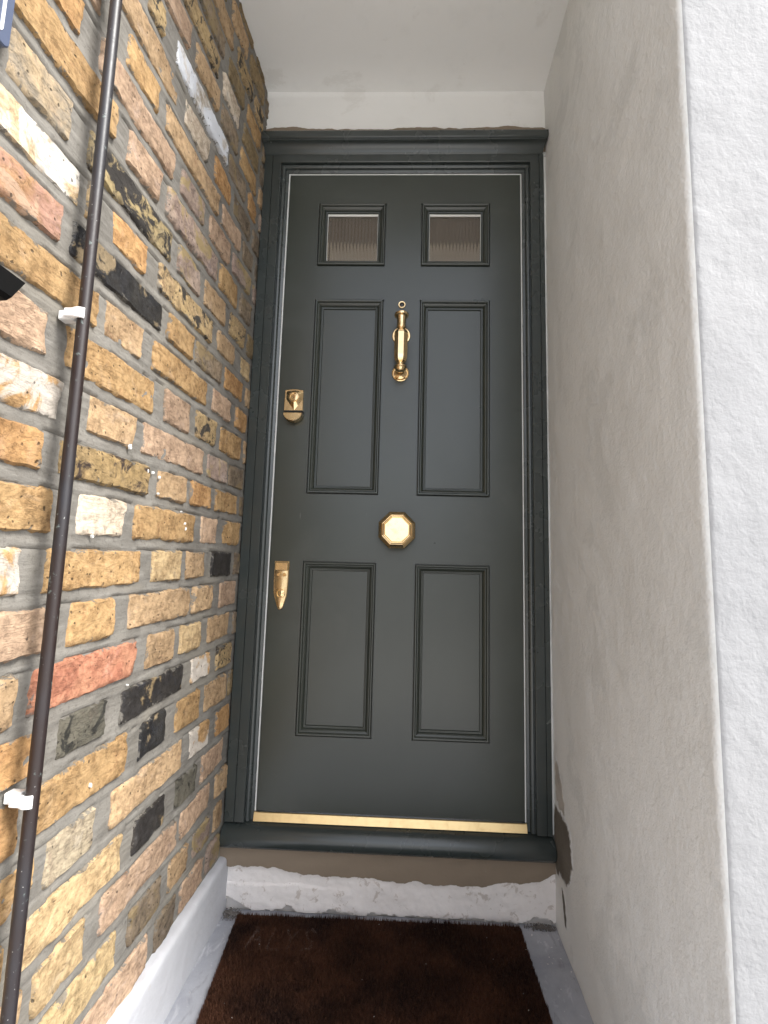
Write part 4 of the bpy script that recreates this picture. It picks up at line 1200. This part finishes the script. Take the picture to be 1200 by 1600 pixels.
# ================================================================== doormat
def doormat():
    r = empty("doormat", (0.365, -0.28, FLOOR_Z))
    tag(r, "dark brown coir doormat lying in front of the step", "doormat")
    ca = 0.022
    def W(x, y):      # mat coordinates (0..0.757, 0..-0.45) to world, slightly turned
        return (-0.0215 + x * 1.0 + 0.060 * (-y) * (1 - x / 0.757) + 0.006 * (-y), -0.047 + y + 0.010 * x)
    L = r.location
    # backing
    pts = [(0, 0), (0.757, 0), (0.757, -0.47), (0, -0.47)]
    base = [(W(*p)[0] - L.x, W(*p)[1] - L.y, 0.001) for p in pts]; top = [(a, b, 0.010) for a, b, c in base]
    Geo().add(base + top, [(3, 2, 1, 0), (4, 5, 6, 7)] + [(i, (i + 1) % 4, 4 + (i + 1) % 4, 4 + i) for i in range(4)]).obj("backing", M['coir'], r)
    rs = np.random.RandomState(5); n = 90000
    u = rs.rand(n) * 0.757; v = -rs.rand(n) * 0.47
    # round back corners
    lum = vnoise(u, v, 9, 71, 4)
    ht = 0.0095 + 0.0040 * rs.rand(n) + 0.0030 * lum + 0.0022 * vnoise(u, v, 60, 77, 2)
    la = rs.rand(n) * 6.283; lean = 0.0025 + 0.004 * rs.rand(n) ** 2
    lx = lean * np.cos(la) + 0.0015 * vnoise(u, v, 6, 72); ly = lean * np.sin(la) - 0.002
    # worn, combed strokes that read as letters
    strokes = []
    def seg(a, b): strokes.append((a, b))
    def S(pts_):
        for i in range(len(pts_) - 1): seg(pts_[i], pts_[i + 1])
    ox, oy, cw, ch = 0.050, -0.115, 0.034, 0.070
    S([(ox, oy), (ox + 0.018, oy + ch), (ox + 0.036, oy)]); S([(ox + 0.008, oy + 0.028), (ox + 0.029, oy + 0.028)])
    ox += 0.052; S([(ox + 0.010, oy + ch), (ox, oy), (ox + 0.026, oy)])
    ox += 0.042; S([(ox, oy + ch), (ox + 0.014, oy + 0.035)]); S([(ox + 0.034, oy + ch), (ox + 0.014, oy + 0.035), (ox + 0.010, oy)])
    ox += 0.046; S([(ox + 0.030, oy + ch - 0.010), (ox + 0.018, oy + ch), (ox + 0.004, oy + ch - 0.014), (ox + 0.010, oy + 0.040), (ox + 0.024, oy + 0.028), (ox + 0.020, oy + 0.006), (ox + 0.002, oy + 0.004)])
    dmin = np.full(n, 9.0)
    for (ax, ay), (bx, by) in strokes:
        ex, ey = bx - ax, by - ay; q = ex * ex + ey * ey
        t = np.clip(((u - ax) * ex + (v - ay) * ey) / q, 0, 1)
        d = np.hypot(u - ax - t * ex, v - ay - t * ey); m = d < dmin
        dmin = np.where(m, d, dmin)
        near = (d < 0.0042)
        lx = np.where(near, ex / math.sqrt(q) * 0.009, lx); ly = np.where(near, ey / math.sqrt(q) * 0.009, ly)
    edge_in = np.minimum(np.minimum(u, 0.757 - u), -v)
    lx = np.where(edge_in < 0.006, lx * 0.25, lx); ly = np.where(edge_in < 0.006, ly * 0.25, ly)
    near = dmin < 0.0042
    ht = np.where(near, 0.0042, np.where(dmin < 0.0075, ht + 0.0022, ht))
    X = -0.0215 + u + 0.060 * (-v) * (1 - u / 0.757) + 0.006 * (-v) - L.x; Y = -0.047 + v + 0.010 * u - L.y
    wa = rs.rand(n) * 6.283; wd = 0.0006 + 0.0006 * rs.rand(n)
    V = np.empty((n, 3, 3))
    V[:, 0] = np.stack([X - wd * np.cos(wa), Y - wd * np.sin(wa), 0 * X + 0.009], 1)
    V[:, 1] = np.stack([X + wd * np.cos(wa), Y + wd * np.sin(wa), 0 * X + 0.009], 1)
    V[:, 2] = np.stack([X + lx, Y + ly, 0.009 + ht], 1)
    me = bpy.data.meshes.new("pile")
    me.vertices.add(3 * n); me.vertices.foreach_set("co", V.ravel())
    me.loops.add(3 * n); me.loops.foreach_set("vertex_index", np.arange(3 * n, dtype=np.int32))
    me.polygons.add(n); me.polygons.foreach_set("loop_start", np.arange(0, 3 * n, 3, dtype=np.int32)); me.polygons.foreach_set("loop_total", np.full(n, 3, dtype=np.int32))
    me.update(calc_edges=True)
    me.materials.append(M['coir']); me.materials.append(M['print'])
    me.polygons.foreach_set("material_index", ((dmin < 0.0036) & (rs.rand(n) < 0.75)).astype(np.int32))
    o = bpy.data.objects.new("pile", me); COL.objects.link(o); o.parent = r; o["kind"] = "stuff"
    # lint and grit on the pile
    g = Geo(); rr_ = random.Random(8)
    for i in range(20):
        x, y = W(rr_.random() * 0.75, -rr_.random() * 0.45); s = rr_.uniform(0.0004, 0.0010)
        z = 0.022
        g.add([(x - L.x - s, y - L.y, z), (x - L.x + s, y - L.y - s, z + 0.001), (x - L.x, y - L.y + 1.6 * s, z + 0.0008)], [(0, 1, 2)])
    g.obj("grit", M['seal'], r)["kind"] = "stuff"
doormat()
# crumbs on the floor by the plinth
g = Geo(); rr_ = random.Random(21)
for i in range(70):
    side = rr_.random() < 0.5
    y = -rr_.random() ** 1.5 * 0.35 - 0.03
    x = (-0.062 + rr_.random() * 0.05) if side else (0.76 + rr_.random() * 0.07)
    s = rr_.uniform(0.0008, 0.0032)
    ps = [(x + s * rr_.uniform(-1, 1), y + s * rr_.uniform(-1, 1), FLOOR_Z + s * rr_.uniform(-0.2, 1)) for _ in range(4)]
    g.add(ps, [(0, 1, 2), (0, 1, 3), (1, 2, 3), (0, 2, 3)])
tag(g.obj("plaster_crumbs", M['riser']), "scattered plaster crumbs on the grey floor beside the mat", "crumbs", kind="stuff")
# darker debris packed in the two floor corners
def debris(cx, cy, wx, wy, seed, label):
    r = random.Random(seed); g = Geo()
    for k in range(230):
        a = r.random() * 6.283; q = r.random() ** 0.7
        x = cx + wx * q * math.cos(a); y = cy + wy * q * math.sin(a)
        sz = r.uniform(0.0012, 0.0052) * (1.2 - q * 0.7); z = FLOOR_Z + sz * 0.4 + (1 - q) * 0.006 * r.random()
        P = []
        for v_ in ((1, 0, 0), (-1, 0, 0), (0, 1, 0), (0, -1, 0), (0, 0, 1), (0, 0, -1)):
            m = sz * r.uniform(0.5, 1.2); P.append((x + v_[0] * m + r.uniform(-.3, .3) * sz, y + v_[1] * m + r.uniform(-.3, .3) * sz, z + v_[2] * m * 0.7))
        g.add(P, [(0, 2, 4), (2, 1, 4), (1, 3, 4), (3, 0, 4), (2, 0, 5), (1, 2, 5), (3, 1, 5), (0, 3, 5)])
    return tag(g.obj("loose_debris", M['debris'], recalc=False), label, "debris", kind="stuff")
M['debris'] = mat_masonry("crumbled_dark_debris", (0.10, 0.085, 0.075), (0.17, 0.155, 0.14), 120, 0.8, 0.006)
debris(-0.045, -0.034, 0.030, 0.026, 91, "small heap of grey debris where the white plinth meets the step")
debris(0.795, -0.024, 0.045, 0.016, 93, "thin line of dark debris between the right of the mat and the wall")

# ================================================================== across the street (seen in the brass and in the gloss paint)
def house(x0, label, mat):
    r = empty("terraced_house", (x0 + 2.6, -24.0, -0.4))
    tag(r, label, "house", "terraced houses across the street")
    def b(n, a, m, p=r, bev=0.0):
        o = Geo().box(*a).obj(n, m, p); return o
    # front wall at local y = 0..0.3 facing +y
    w = b("wall", (-2.6, 2.6, -6.0, 0.0, 0.0, 5.6), mat)
    vs = [(-2.6, 0.25, 5.602), (2.6, 0.25, 5.602), (2.6, -3.0, 7.2), (-2.6, -3.0, 7.2), (-2.6, -6.2, 5.602), (2.6, -6.2, 5.602)]
    Geo().add(vs, [(0, 1, 2, 3), (3, 2, 5, 4), (0, 3, 4), (1, 5, 2), (0, 4, 5, 1)]).obj("roof", M['slate'], r)
    for (cx, cz) in ((-1.2, 3.5), (1.2, 3.5), (1.2, 1.0)):
        f = b("window_frame", (cx - 0.6, cx + 0.6, 0.004, 0.08, cz, cz + 1.7), M['white'])
        b("pane", (cx - 0.5, cx + 0.5, 0.082, 0.09, cz + 0.1, cz + 1.6), M['pane'], f)
    d = b("entrance_door", (-1.6, -0.7, 0.004, 0.06, 0.3, 2.5), M['black'])
for i, (lb, mt) in enumerate((("brick terraced house opposite, left one", M['housebrick']), ("white rendered terraced house opposite, just left of the gap", M['facade']), ("white rendered terraced house opposite, just right of the gap", M['facade']), ("brick terraced house opposite, right one", M['housebrick']))):
    house((-14.4, -9.1, 4.6, 9.9)[i], lb, mt)
